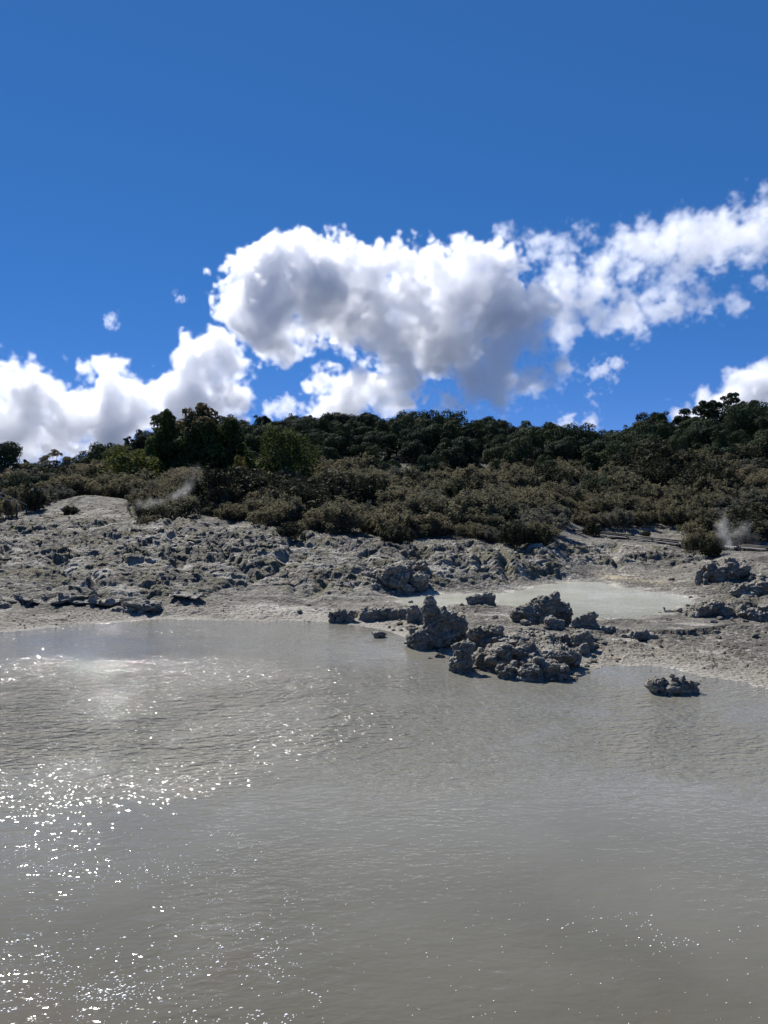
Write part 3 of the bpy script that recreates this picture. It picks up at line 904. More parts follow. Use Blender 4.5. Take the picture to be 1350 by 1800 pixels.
# bubbles and froth flecks drifting on the hot pond
def build_bubbles():
    rng = np.random.default_rng(8)
    M = Mat('froth')
    M.set(Base_Color=(0.85, 0.85, 0.83), Roughness=0.12, IOR=1.33)
    ang = np.arange(6) / 6 * 2 * math.pi
    prof = [(1.0, 0.0), (0.72, 0.55), (0.0, 0.8)]
    base = [(math.cos(a) * r, math.sin(a) * r, h) for r, h in prof[:2] for a in ang] + [(0, 0, .8)]
    base = np.array(base)
    fc = []
    for k in range(6):
        j = (k + 1) % 6
        fc += [(k, j, 6 + j), (k, 6 + j, 6 + k), (6 + k, 6 + j, 12)]
    fc = np.array(fc)
    V = []
    Fc = []
    n = 0
    pts = []
    # drift lines
    for _ in range(70):
        x0 = rng.uniform(-60, 520) if rng.random() < 0.9 else rng.uniform(0, 1350)
        y0 = rng.uniform(1470, 1830)
        m = int(rng.integers(6, 34))
        ang_ = rng.normal(0.15, 0.5)
        ln = rng.uniform(40, 200)
        for _ in range(m):
            t = rng.uniform(-1, 1)
            pts.append((x0 + t * ln * math.cos(ang_) + rng.normal(0, 10), y0 + t * ln * math.sin(ang_) * .5 + rng.normal(0, 7) + 14 * math.sin(t * 5), rng.uniform(.0035, .010) * (1.8 if rng.random() < .1 else 1)))
    for _ in range(420):
        pts.append((rng.uniform(-100, 1450), 1280 + 560 * rng.random() ** .8, rng.uniform(.003, .007)))
    cs = np.array([on_level(a_, b_) for a_, b_, _ in pts])
    sd_ = polygon_distance(cs[:, 0], cs[:, 1], POND1)
    for (px, py, r), c, s1 in zip(pts, cs, sd_):
        if s1 > -0.5:
            continue
        v = base * r * np.array((rng.uniform(.8, 1.5), 1, rng.uniform(.7, 1.1))) + (c[0], c[1], 0.0)
        V.append(v)
        Fc.append(fc + n)
        n += len(base)
    o = link('froth', mesh_np('froth', np.concatenate(V), np.concatenate(Fc), M.m, True))
    tag(o, 'tiny white bubbles and froth flecks drifting on the grey pond', kind='stuff')
build_bubbles()

# ------------------------------------------------------------------ trees and shrubs
def leaves(P, N, size, rng, aspect=1.7, up=0.0):
    """rhombic leaves at P facing roughly N"""
    n = len(P)
    N = N + rng.normal(0, 0.33, (n, 3))
    N[:, 2] += up
    N /= np.linalg.norm(N, axis=1)[:, None] + 1e-9
    T = rng.normal(0, 1, (n, 3))
    T -= (T * N).sum(1)[:, None] * N
    T /= np.linalg.norm(T, axis=1)[:, None] + 1e-9
    B = np.cross(N, T)
    s = size * rng.uniform(0.6, 1.4, n)[:, None]
    V = np.stack((P - T * s * aspect * .5, P + B * s * .5 + T * s * .1, P + T * s * aspect * .5, P - B * s * .5 + T * s * .1), 1)
    return V.reshape(-1, 3)

def lobes_points(lobes, n, rng, shell=0.82):
    """points through a set of ellipsoid lobes (centre, radii), mostly near their skins"""
    w = np.array([(r[0] * r[1] + r[1] * r[2] + r[0] * r[2]) for c, r in lobes])
    w = w / w.sum()
    P = []
    N = []
    C = np.array([c for c, r in lobes])
    R = np.array([r for c, r in lobes])
    k = rng.choice(len(lobes), size=n, p=w)
    d = rng.normal(0, 1, (n, 3))
    d /= np.linalg.norm(d, axis=1)[:, None]
    d[:, 2] = np.where((d[:, 2] < -0.3) & (rng.random(n) < 0.7), -d[:, 2], d[:, 2])
    rad = np.where(rng.random(n) < 0.8, rng.normal(shell + 0.1, 0.09, n), rng.random(n) ** 0.4 * shell)
    P = C[k] + d * R[k] * rad[:, None]
    # thin out leaves buried deep inside another lobe
    deep = np.zeros(n, bool)
    for c, r in lobes:
        deep |= (((P - c) / r) ** 2).sum(1) < 0.42
    keep = ~deep | (rng.random(n) < 0.25)
    return P[keep], d[keep]

def crown_mesh(name, lobes, n, size, seed, mats, mat_pick=None, aspect=1.6):
    rng = np.random.default_rng(seed)
    P, N = lobes_points(lobes, n, rng)
    V = leaves(P, N, size, rng, aspect)
    me = mesh_np(name, V, np.arange(len(V)).reshape(-1, 4))
    for m in mats:
        me.materials.append(m)
    if mat_pick is not None:
        me.polygons.foreach_set('material_index', mat_pick(P, rng).astype(np.int32))
    return me

def tube(V, Fc, pts, radii, sides=6):
    """append a tapered tube through pts"""
    pts = [np.array(p, float) for p in pts]
    base = sum(len(v) for v in V)
    rings = []
    for k, p in enumerate(pts):
        t = pts[min(k + 1, len(pts) - 1)] - pts[max(k - 1, 0)]
        t /= np.linalg.norm(t) + 1e-9
        a = np.cross(t, (0.31, 0.95, 0.05))
        a /= np.linalg.norm(a) + 1e-9
        b = np.cross(t, a)
        th = np.arange(sides) / sides * 2 * math.pi
        rings.append(p + radii[k] * (np.cos(th)[:, None] * a + np.sin(th)[:, None] * b))
    V.append(np.concatenate(rings))
    for k in range(len(pts) - 1):
        for s in range(sides):
            q = (s + 1) % sides
            Fc.append((base + k * sides + s, base + k * sides + q, base + (k + 1) * sides + q, base + (k + 1) * sides + s))

def trunk_mesh(name, h, r, ends, seed):
    rng = np.random.default_rng(seed)
    V = []
    Fc = []
    lean = rng.normal(0, .06, 2)
    top = np.array((lean[0] * h, lean[1] * h, h))
    tube(V, Fc, [(0, 0, -0.4), (0, 0, h * .05), top * .5 + (0, 0, 0), top], [r * 1.4, r * 1.05, r * .8, r * .55], 7)
    for e in ends:
        e = np.array(e, float)
        s = top * rng.uniform(.55, .95)
        mid = (s + e) / 2 + rng.normal(0, .08 * h, 3) * (1, 1, .4)
        tube(V, Fc, [s, mid, e], [r * .5, r * .32, r * .12], 5)
    return mesh_np(name, np.concatenate(V), np.array(Fc), M_BARK, True)

def round_tree(name, seed, h, w, n, size, mats, nl=7, pick=None, flat=0.75, base=0.35):
    """Empty > crown, trunk; domed crown of several lobes"""
    rng = np.random.default_rng(seed)
    lobes = [(np.array((0, 0, h * .62)), np.array((w * .34, w * .34, h * .26)))]
    for k in range(nl):
        a = k * 2.4 + rng.uniform(-.4, .4)
        rr = w * rng.uniform(.16, .34)
        z = h * rng.uniform(base + .08, .84)
        fall = math.sqrt(max(0.15, 1 - ((z / h - .45) / .6) ** 2))
        lobes.append((np.array((math.cos(a) * rr * fall * 1.1, math.sin(a) * rr * fall * 1.1, z)), np.array((1, 1, flat)) * w * rng.uniform(.17, .27)))
    root = link(name, None)
    link('crown', crown_mesh('crown', lobes, n, size, seed, mats, pick), root)
    link('trunk', trunk_mesh('trunk', h * .6, h * .028, [l[0] for l in lobes[1:6]], seed), root)
    return root

def scrub_bush(name, seed, n, size, mats):
    """Empty > foliage, stems; upright feathery sprays in a low dome, about 1 m high and 1.2 m wide"""
    rng = np.random.default_rng(seed)
    root = link(name, None)
    V = []
    Fc = []
    P = []
    N = []
    sprays = 34
    for k in range(sprays):
        a = rng.uniform(0, 2 * math.pi)
        rr = math.sqrt(rng.random()) * 0.62
        topz = (1 - (rr / .75) ** 2 * .62) * rng.uniform(.72, 1.06)
        foot = np.array((math.cos(a) * rr * .35, math.sin(a) * rr * .35, 0))
        tip = np.array((math.cos(a) * rr, math.sin(a) * rr, topz))
        mid = foot * .4 + tip * .6 + rng.normal(0, .04, 3) + np.array((math.cos(a), math.sin(a), 0)) * .08 * rr
        if k % 3 == 0:
            tube(V, Fc, [foot, mid, tip], [.016, .011, .004], 4)
        m = n // sprays
        t = 1 - rng.random(m) ** 1.5 * .75
        pos = (1 - t)[:, None] ** 2 * foot + 2 * ((1 - t) * t)[:, None] * mid + (t ** 2)[:, None] * tip
        spread = .115 * (1.15 - t * .8)
        off = rng.normal(0, 1, (m, 3)) * spread[:, None]
        P.append(pos + off)
        N.append(off / (np.linalg.norm(off, axis=1)[:, None] + 1e-6))
    P = np.concatenate(P)
    N = np.concatenate(N)
    P[:, 2] = np.maximum(P[:, 2], 0.02)
    LV = leaves(P, N, size, rng, 2.2)
    me = mesh_np('foliage', LV, np.arange(len(LV)).reshape(-1, 4))
    for m_ in mats:
        me.materials.append(m_)
    link('foliage', me, root)
    link('stem', mesh_np('stem', np.concatenate(V), np.array(Fc), M_BARK, True), root)
    return root

rng = np.random.default_rng(12)
# --- candidates
def scatter(u0, u1, d0, d1, step, seed):
    r_ = np.random.default_rng(seed)
    out = []
    d = d0
    while d < d1:
        x = u0 * d
        while x < u1 * d:
            out.append((x + r_.uniform(-.45, .45) * step, d + r_.uniform(-.45, .45) * step))
            x += step
        d += step * .92
    return np.array(out)

pts = scatter(-0.75, 0.75, 44, 92, 2.05, 5)
px = 675 + F * pts[:, 0] / pts[:, 1]
front = np.interp(px, SCRUB_PX, SCRUB_D) + 0.9
ok = pts[:, 1] > front
# a clearing at the left where the walkway comes through, and thin patches
ok &= ~((np.abs(px - 300) < 60) & (np.abs(pts[:, 1] - 58) < 4))
bare = fbm2(pts[:, 0] * .12, pts[:, 1] * .12, 2, 77)
ok &= (bare < 0.42)
scrub = pts[ok]
z, _, s1, s2 = ground(scrub[:, 0], scrub[:, 1])
edge = scrub[:, 1] - np.interp(675 + F * scrub[:, 0] / scrub[:, 1], SCRUB_PX, SCRUB_D)
inview = np.abs(scrub[:, 0] / scrub[:, 1]) < 0.54
sc_h = 0.95 + 1.3 * rng.random(len(scrub)) ** 1.6 + 1.5 * sstep(0, 12, edge) * rng.random(len(scrub)) ** 3
order = np.lexsort((scrub[:, 1], ~inview))
M_SCRUBD = foliage_material('dark_scrub_leaves', (0.024, 0.028, 0.015), (0.052, 0.054, 0.030), (0.065, 0.06, 0.033), 0.15)
M_SCRUBG = foliage_material('grey_scrub_leaves', (0.085, 0.088, 0.068), (0.145, 0.145, 0.112), (0.16, 0.152, 0.115), 0.4)
bush_protos = [scrub_bush('scrub_bush', 100 + k, 5600, 0.030, [(M_SCRUB, M_SCRUB, M_SCRUB, M_SCRUBG, M_SCRUBG, M_SCRUBD, M_SCRUBD)[k]]) for k in range(7)]
SCRUB_LABEL = 'olive brown feathery scrub bush in the belt below the dark forest'
used = set()
rest = []
for j, i in enumerate(order):
    x, y = scrub[i]
    tone = float(vnoise2(np.array([x * .11]), np.array([y * .11]), 44)[0]) + rng.normal(0, .28)
    k = int(rng.integers(3)) if tone < .12 else 3 + int(rng.integers(2)) if tone < .34 else 5 + int(rng.integers(2))
    sc = sc_h[i] * (1.25 if k > 4 else .85 if k > 2 else 1.0)
    wd = (0.4 + sc) * rng.uniform(1.0, 1.45)
    if j < 295:
        p = bush_protos[k]
        o = p if k not in used else copy_tree(p)
        used.add(k)
        o.location = (x, y, z[i] - 0.12)
        o.scale = (wd, wd, sc)
        o.rotation_euler = (rng.normal(0, .06), rng.normal(0, .06), rng.uniform(0, 6.28))
        pxi = 675 + F * x / y
        where = 'left of the tall browning tree' if pxi < 350 else 'below the broad green tree' if pxi < 620 else 'in the middle of the belt' if pxi < 975 else 'behind the boardwalk' if pxi < 1210 else 'right of the steam'
        hue = ('olive brown', 'olive brown', 'olive brown', 'grey green', 'grey green', 'dark green', 'dark green')[k]
        row = hue + (' feathery scrub bush in the front row, ' if edge[i] < 4.5 else ' scrub bush back in the belt, ')
        tag(o, row + where, 'bush', 'scrub bushes below the forest')
    else:
        rest.append((x, y, z[i] - 0.12, wd, sc, rng.uniform(0, 6.28), k))

def scatter_stuff(name, label, rest, sources):
    """one object that instances the given meshes on points"""
    me = bpy.data.meshes.new(name)
    me.from_pydata([r[:3] for r in rest], [], [])
    for nm, data in (('size', [(r[3], r[3], r[4]) for r in rest]), ('turn', [(0, 0, r[5]) for r in rest])):
        a = me.attributes.new(nm, 'FLOAT_VECTOR', 'POINT')
        a.data.foreach_set('vector', np.array(data, np.float32).ravel())
    a = me.attributes.new('pick', 'INT', 'POINT')
    a.data.foreach_set('value', np.array([r[6] for r in rest], np.int32))
    o = link(name, me)
    g = bpy.data.node_groups.new(name, 'GeometryNodeTree')
    g.interface.new_socket('Geometry', in_out='INPUT', socket_type='NodeSocketGeometry')
    g.interface.new_socket('Geometry', in_out='OUTPUT', socket_type='NodeSocketGeometry')
    N_ = g.nodes
    L_ = g.links
    gi = N_.new('NodeGroupInput')
    go = N_.new('NodeGroupOutput')
    jn = N_.new('GeometryNodeJoinGeometry')
    for s in reversed(sources):
        oi = N_.new('GeometryNodeObjectInfo')
        oi.transform_space = 'ORIGINAL'
        oi.inputs['Object'].default_value = s
        oi.inputs['As Instance'].default_value = True
        L_.new(oi.outputs['Geometry'], jn.inputs[0])
    ip = N_.new('GeometryNodeInstanceOnPoints')
    def named(nm, t):
        n_ = N_.new('GeometryNodeInputNamedAttribute')
        n_.data_type = t
        n_.inputs[0].default_value = nm
        return n_.outputs[0]
    L_.new(gi.outputs[0], ip.inputs['Points'])
    L_.new(jn.outputs[0], ip.inputs['Instance'])
    ip.inputs['Pick Instance'].default_value = True
    L_.new(named('pick', 'INT'), ip.inputs['Instance Index'])
    L_.new(named('size', 'FLOAT_VECTOR'), ip.inputs['Scale'])
    e2r = N_.new('FunctionNodeEulerToRotation')
    L_.new(named('turn', 'FLOAT_VECTOR'), e2r.inputs[0])
    L_.new(e2r.outputs[0], ip.inputs['Rotation'])
    L_.new(ip.outputs[0], go.inputs[0])
    md = o.modifiers.new('scatter', 'NODES')
    md.node_group = g
    tag(o, label, kind='stuff')
    return o

scatter_stuff('scrub', 'olive brown scrub filling the slope behind the front bushes', rest, [p.children[0] for p in bush_protos])
print('scrub', len(scrub), len(rest), round(time.time() - T0, 1))

# --- evergreen forest on the hill
def ragged_tree(name, seed, h, w, n, size, mats, pick=None, point=.5, lobes_n=16):
    """Empty > crown, trunk; upright crown of many uneven lobes narrowing to the top by `point`"""
    rg = np.random.default_rng(seed)
    lobes = []
    for k in range(lobes_n):
        t = (k + .5) / lobes_n
        zz_ = h * (.16 + .80 * t)
        wr = w * .5 * (1 - point * t ** 1.4) * (0.55 + .45 * math.sin(min(1, t * 3 + .3) * 1.57))
        a = k * 2.4 + rg.uniform(-.5, .5)
        rr = wr * rg.uniform(.25, .85)
        lobes.append((np.array((math.cos(a) * rr, math.sin(a) * rr, zz_)), np.array((1, 1, rg.uniform(.7, 1.2))) * wr * rg.uniform(.3, .6)))
    root = link(name, None)
    link('crown', crown_mesh('crown', lobes, n, size, seed, mats, pick), root)
    link('trunk', trunk_mesh('trunk', h * .7, h * .026, [l[0] for l in lobes[2:12:2]], seed), root)
    return root

M_FOREST2 = foliage_material('olive_evergreen_leaves', (0.030, 0.042, 0.020), (0.056, 0.074, 0.032), (0.07, 0.082, 0.038))
M_FOREST3 = foliage_material('deep_evergreen_leaves', (0.016, 0.023, 0.014), (0.030, 0.042, 0.023), (0.04, 0.05, 0.027))
tree_protos = [round_tree('forest_tree', 300 + k, 6.0, 5.4, 5600, 0.17, [(M_FOREST, M_FOREST2, M_FOREST3, M_FOREST)[k]], 9 + k, flat=(.8, .7, .9, .75)[k], base=.15) for k in range(4)]
tree_protos += [ragged_tree('forest_tree', 320 + k, 6.4, (5.2, 4.4, 5.8, 4.8)[k], 5200, 0.17, [(M_FOREST2, M_FOREST3, M_FOREST, M_FOREST2)[k]], None, (.45, .7, .3, .55)[k], 14 + 2 * k) for k in range(4)]
pts = scatter(-0.85, 0.85, 76, 168, 4.4, 9)
px = 675 + F * pts[:, 0] / pts[:, 1]
lowest = np.interp(px, [-700, 0, 130, 200, 320, 560, 700, 900, 1000, 1100, 1200, 1350, 2000], [80, 82, 84, 92, 98, 92, 88, 88, 86, 86, 84, 82, 80])
ok = pts[:, 1] > lowest + 3 * fbm2(pts[:, 0] * .1, pts[:, 1] * .1, 2, 33)
ok &= ~((px > 45) & (px < 150) & (pts[:, 1] > 104))
forest = pts[ok]
z, _, _, _ = ground(forest[:, 0], forest[:, 1])
inview = np.abs(forest[:, 0] / forest[:, 1]) < 0.53
order = np.lexsort((forest[:, 1], ~inview))
# the ridge trees show against the sky: take near and skyline trees first
used = set()
rest = []
j = 0
for i in order:
    x, y = forest[i]
    k = int(rng.integers(8))
    low = sstep(105, 84, np.array([y]))[0]
    sc = rng.uniform(.56, 1.0) * (1 - .3 * low)
    pxi = 675 + F * x / y
    if pxi < 150:
        sc *= .8
    wd = sc * rng.uniform(.85, 1.15)
    keep = inview[i] and (y < 112 or (y > 138 and y < 156)) and j < 298
    if keep:
        p = tree_protos[k]
        o = p if k not in used else copy_tree(p)
        used.add(k)
        o.location = (x, y, z[i] - 0.4)
        o.scale = (wd, wd, sc)
        o.rotation_euler = (0, 0, rng.uniform(0, 6.28))
        where = 'at the left end of the hill' if pxi < 260 else 'behind the tall browning tree' if pxi < 560 else 'in the middle of the hill' if pxi < 960 else 'below the dip in the ridge' if pxi < 1110 else 'under the right ridge'
        hue = ('round', 'round olive', 'round blackish', 'domed', 'ragged olive', 'pointed blackish', 'ragged', 'pointed olive')[k]
        row = hue + (' evergreen low on the forest edge, ' if y < 112 else ' evergreen on the skyline, ')
        tag(o, row + where, 'tree', 'evergreen forest trees on the hill')
        j += 1
    else:
        rest.append((x, y, z[i] - 0.4, wd, sc, rng.uniform(0, 6.28), k))
scatter_stuff('forest', 'dark evergreen forest covering the hill between the trees', rest, [p.children[0] for p in tree_protos])
print('forest', len(forest), len(rest), j, round(time.time() - T0, 1))

# --- trees that stand out
def place_tree(root, px_, d, top_py, h_proto, label, cat='tree', wide=1.0):
    """stand the tree at column px_, d metres out, scaled so its top reaches top_py"""
    c = at(px_, 870, d)
    z_ = hz(c[0], c[1])
    top = at(px_, top_py, d)[2]
    h_proto = max(v.co.z for v in root.children[0].data.vertices)
    s = (top - z_) / h_proto
    root.location = (c[0], c[1], z_ - 0.15)
    root.scale = (s * wide, s * wide, s)
    tag(root, label, cat)
    return root

def brown_top(P, r_):
    t = sstep(.55, .95, P[:, 2] / P[:, 2].max()) * .85
    return (r_.random(len(P)) < t).astype(int)
def few_yellow(P, r_):
    return (r_.random(len(P)) < .16).astype(int)

place_tree(ragged_tree('tall_tree', 501, 10, 7.4, 15000, .22, [M_BROAD, M_AUTUMN], brown_top, .64, 28), 352, 82, 701, 9.6, 'tall dark broadleaf tree with browning top, tallest at the left of the forest', wide=1.0)
place_tree(ragged_tree('tall_tree', 502, 9, 5.6, 11000, .21, [M_BROAD], None, .55, 24), 294, 83, 716, 8.7, 'narrow dark green tree left of the tall browning tree', wide=.85)
place_tree(ragged_tree('broad_tree', 503, 8, 6.0, 9000, .21, [M_BROAD, M_LIME], few_yellow, .6, 20), 405, 80, 728, 7.7, 'green tree just right of the tall browning tree', wide=1.05)
place_tree(ragged_tree('broad_tree', 504, 8, 9.6, 14000, .20, [M_BROAD, M_LIME], few_yellow, .45, 26), 498, 80, 742, 7.7, 'broad rounded green tree standing in front of the forest', wide=.95)
place_tree(ragged_tree('lime_tree', 505, 6, 7.6, 9000, .18, [M_LIME, M_BROAD], few_yellow, .5, 22), 232, 78, 778, 5.8, 'light yellow green spreading tree at the left forest edge', wide=1.15)
place_tree(ragged_tree('yellow_tree', 506, 4, 3.0, 2200, .14, [M_YELLOW, M_LIME], few_yellow, .4, 14), 424, 70, 796, 3.9, 'small bright yellow autumn tree in the scrub', wide=.62)
place_tree(round_tree('left_edge_tree', 507, 7, 7.0, 11000, .17, [M_FOREST], 10, None, .8, .1), -6, 76, 772, 6.8, 'dark dense tree cut by the left edge of the photo')
place_tree(round_tree('grey_bush_tree', 508, 4, 6.0, 7000, .12, [M_SCRUB], 9, None, .8, .05), 330, 66, 816, 3.9, 'rounded grey green bush tree behind the left steam')
place_tree(round_tree('dome_tree', 509, 5, 8.5, 10000, .14, [M_FOREST, M_SCRUB], 10, few_yellow, .8, .05), 1062, 74, 822, 4.9, 'dark domed tree bulging from the scrub at centre right', wide=.9)

place_tree(round_tree('edge_tree', 511, 4, 5.4, 8000, .13, [M_FOREST, M_SCRUB], 9, few_yellow, .8, .05), 26, 66, 822, 3.9, 'dark rounded tree behind the handrails at the left edge', wide=.9)
place_tree(round_tree('edge_tree', 512, 4, 5.0, 8000, .13, [M_FOREST, M_SCRUB], 9, few_yellow, .8, .05), 60, 70, 826, 3.9, 'second dark rounded tree behind the handrails, right of the first', wide=.9)

def open_tree(name, seed, h, w, clumps, n, size, mat, trunk_h, flat=.8):
    rng_ = np.random.default_rng(seed)
    root = link(name, None)
    V = []
    Fc = []
    lobes = []
    r = h * .022
    top = np.array((0.04 * h, 0, trunk_h))
    tube(V, Fc, [(0, 0, -.4), (.02 * h, 0, trunk_h * .5), top], [r * 1.5, r, r * .8], 7)
    for (cx, cz, cr) in clumps:
        c = np.array((cx * w, rng_.uniform(-.25, .25) * w, cz * h))
        mid = top * .5 + c * .5 + np.array((0, 0, -.04 * h))
        tube(V, Fc, [top, mid, c], [r * .7, r * .45, r * .2], 5)
        for _ in range(4):
            e = c + rng_.normal(0, cr * .55, 3) * (1, 1, .5)
            tube(V, Fc, [c - (0, 0, cr * .2), e], [r * .25, r * .1], 4)
            lobes.append((e, np.array((1, 1, flat)) * cr * rng_.uniform(.45, .7)))
    link('crown', crown_mesh('crown', lobes, n, size, seed, [mat]), root)
    link('trunk', mesh_np('trunk', np.concatenate(V), np.array(Fc), M_BARK, True), root)
    return root

place_tree(open_tree('umbrella_tree', 601, 7, 4, [(-.3, .82, .9), (.25, .93, .95), (.55, .85, .6), (-.05, .95, .7), (.0, .72, .5)], 2600, .16, M_FOREST, 3.6), 1278, 118, 688, 6.9, 'tall spindly tree with flat tufted crown on the right ridge')
place_tree(open_tree('umbrella_tree', 602, 6, 3.4, [(-.3, .86, .8), (.2, .92, .8), (.1, .75, .5)], 1800, .16, M_FOREST, 3.2), 1254, 119, 700, 5.9, 'thin open tree left of the tall spindly tree on the right ridge')
place_tree(open_tree('ridge_tree', 603, 6, 5.4, [(-.35, .7, 1.3), (.1, .85, 1.4), (.4, .72, 1.2), (0, .6, 1.2)], 6500, .16, M_FOREST, 2.6), 1312, 122, 702, 5.9, 'dark spreading tree right of the spindly trees on the right ridge')
place_tree(open_tree('ridge_tree', 604, 6, 5.4, [(-.4, .62, 1.2), (.05, .8, 1.3), (.4, .7, 1.2), (-.1, .55, 1.2)], 6500, .16, M_FOREST, 2.4), 1226, 124, 712, 5.9, 'dark dome tree left of the spindly trees on the right ridge')
place_tree(open_tree('lace_tree', 605, 5, 5, [(-.5, .62, .8), (-.25, .82, .9), (.1, .9, .9), (.4, .78, .9), (.6, .55, .7), (0, .65, .7)], 3600, .12, M_SCRUB, 1.6, .6), 90, 92, 786, 4.9, 'lacy open crowned tree with sky showing through at the left', wide=1.0)

# --- bushes at the edge of the bare ground that can be told apart
def edge_bush(px_, base_py, d, w_px, h_px, label, seed, mat=None):
    b = scrub_bush('edge_bush', seed, 5200, 0.036, [mat or M_SCRUB])
    c = at(px_, base_py, d)
    z_ = float(surface_z(c[0], c[1])[0][0])
    s = d / F
    b.location = (c[0], c[1], z_ - 0.1)
    b.scale = (w_px * s / 1.3, w_px * s / 1.3, h_px * s)
    tag(b, label, 'bush')

edge_bush(945, 957, 46, 54, 48, 'dark rounded bush at the right end of the front scrub', 701, M_SCRUBD)
edge_bush(905, 960, 45.5, 60, 50, 'dark bush second from the right end of the front scrub', 702, M_SCRUBD)
edge_bush(700, 966, 44.6, 64, 40, 'dark low bush spilling onto the bare bank at the centre', 703, M_SCRUBD)
edge_bush(1246, 962, 47.5, 52, 40, 'dark bush left of the right-hand steam plume', 704, M_SCRUBD)
edge_bush(1215, 960, 48.5, 34, 36, 'spiky brown bush beside the boardwalk, left of the steam', 705)
edge_bush(1040, 941, 58, 34, 24, 'small dark bush on the pale strip by the boardwalk', 706, M_SCRUBD)
edge_bush(1135, 945, 59, 18, 16, 'tiny bush poking over the boardwalk rail', 707, M_SCRUBD)
edge_bush(124, 910, 57, 30, 18, 'small round bush at the end of the left walkway', 708, M_SCRUBD)
edge_bush(12, 911, 57.5, 50, 42, 'bush in front of the handrails at the left edge', 709)
edge_bush(58, 905, 60, 44, 48, 'dark bush behind the end of the handrails', 710, M_SCRUBD)
edge_bush(262, 916, 50.5, 40, 22, 'low brown bush at the left end of the scrub near the steam', 711)
edge_bush(510, 948, 44.5, 50, 30, 'dark low bush where the scrub dips at left centre', 712, M_SCRUBD)
print('trees', round(time.time() - T0, 1))

# ------------------------------------------------------------------ boardwalks
def bar(V, Fc, a, b, w, h):
    """a box beam from a to b, w wide and h high, its top centre line on a-b"""
    a = np.array(a, float)
    b = np.array(b, float)
    t = b - a
    t /= np.linalg.norm(t)
    s = np.cross(t, (0, 0, 1.0))
    if np.linalg.norm(s) < 1e-4:
        s = np.array((1.0, 0, 0))
    s /= np.linalg.norm(s)
    n = np.cross(s, t)
    base = sum(len(v) for v in V)
    pts_ = [p + s * w / 2 * i + n * (0 if j else -h) for p in (a, b) for i, j in ((-1, 0), (1, 0), (1, 1), (-1, 1))]
    V.append(np.array(pts_))
    for f in ((0, 1, 2, 3), (7, 6, 5, 4), (0, 4, 5, 1), (1, 5, 6, 2), (2, 6, 7, 3), (3, 7, 4, 0)):
        Fc.append(tuple(base + k for k in f))

def bars(name, items, mat, parent):
    V = []
    Fc = []
    for it in items:
        bar(V, Fc, *it)
    return link(name, mesh_np(name, np.concatenate(V), np.array(Fc), mat), parent)

def boardwalk(name, label, path, width, kerb=True):
    root = link(name, None)
    root.location = (0, 0, 0)
    tag(root, label, 'boardwalk')
    path = [np.array(p, float) for p in path]
    boards = []
    left = []
    right = []
    posts = []
    for a, b in zip(path[:-1], path[1:]):
        t = (b - a)
        ln = np.linalg.norm(t)
        t /= ln
        s = np.cross(t, (0, 0, 1.0))
        n = int(ln / 0.15)
        for k in range(n):
            c = a + t * (k + .5) * ln / n
            boards.append((c - s * width / 2, c + s * width / 2, 0.135, 0.04))
        for sg, lst in ((-1, left), (1, right)):
            lst.append((a + s * sg * width / 2 + (0, 0, .16), b + s * sg * width / 2 + (0, 0, .16), .09, .09))
            m = max(2, int(ln / 1.8))
            for k in range(m + 1):
                p = a + t * ln * k / m + s * sg * (width / 2 + .002)
                posts.append((p + (0, 0, .07), p + (0, 0, -.9), .1, .1))
    dk = bars('deck', boards, M_DECK, root)
    dk['kind'] = 'stuff'
    bars('kerb_rail', left, M_DARKWOOD, root)
    bars('kerb_rail', right, M_DARKWOOD, root)
    for p in posts:
        V = []
        Fc = []
        bar(V, Fc, *p)
        link('post', mesh_np('post', np.concatenate(V), np.array(Fc), M_DARKWOOD), root)
    return root

boardwalk('boardwalk', 'low dark railed boardwalk crossing behind the milky pool', [at(940, 931, 61), at(1010, 934, 60), at(1110, 945, 57), at(1200, 956, 54), at(1300, 961, 52.4), at(1460, 975, 49)], 1.3)
lw = boardwalk('boardwalk', 'grey wooden walkway with handrails at the left edge', [at(-260, 926, 54), at(0, 916, 56.5), at(60, 912, 57.6), at(112, 907, 59)], 1.7)
def handrail(px0, py0, d0, px1, py1, d1, lab):
    a = at(px0, py0, d0)
    b = at(px1, py1, d1)
    bars('handrail', [(a, b, .11, .05)], M_RAIL, lw)
    for t in (.5, .985):
        p = a + (b - a) * t
        bars('handrail_post', [(p - (0, 0, .052), (p[0], p[1] + .001, p[2] - 1.15), .09, .09)], M_DARKWOOD, lw)
handrail(-60, 848, 54.5, 31, 885, 57.0, 0)
handrail(-10, 860, 58.0, 48, 887, 59.0, 1)
# small notice board far left behind the mound
nb = link('notice_board', None)
c = at(62, 862, 63)
nb.location = (c[0], c[1], hz(c[0], c[1]))
tag(nb, 'tiny pale notice board on a post by the left mound', 'sign')
zz = c[2] - hz(c[0], c[1])
bars('board', [((-.3, 0, zz + .14), (.3, 0, zz + .14), .04, .3)], M_RAIL, nb)
bars('post', [((0, .04, zz + .1), (0, .0401, -.3), .07, .07)], M_DARKWOOD, nb)

# ------------------------------------------------------------------ clouds and steam: real volumes
def up_matrix(n_out, n_in):
    t = np.linspace(0, n_in - 4, n_out) + 1
    i = np.minimum(np.floor(t).astype(int), n_in - 3)
    f = t - i
    M_ = np.zeros((n_out, n_in), np.float32)
    r_ = np.arange(n_out)
    for k, w_ in enumerate(((1 - f) ** 3 / 6, (3 * f ** 3 - 6 * f ** 2 + 4) / 6, (-3 * f ** 3 + 3 * f ** 2 + 3 * f + 1) / 6, f ** 3 / 6)):
        M_[r_, i + k - 1] += w_
    return M_

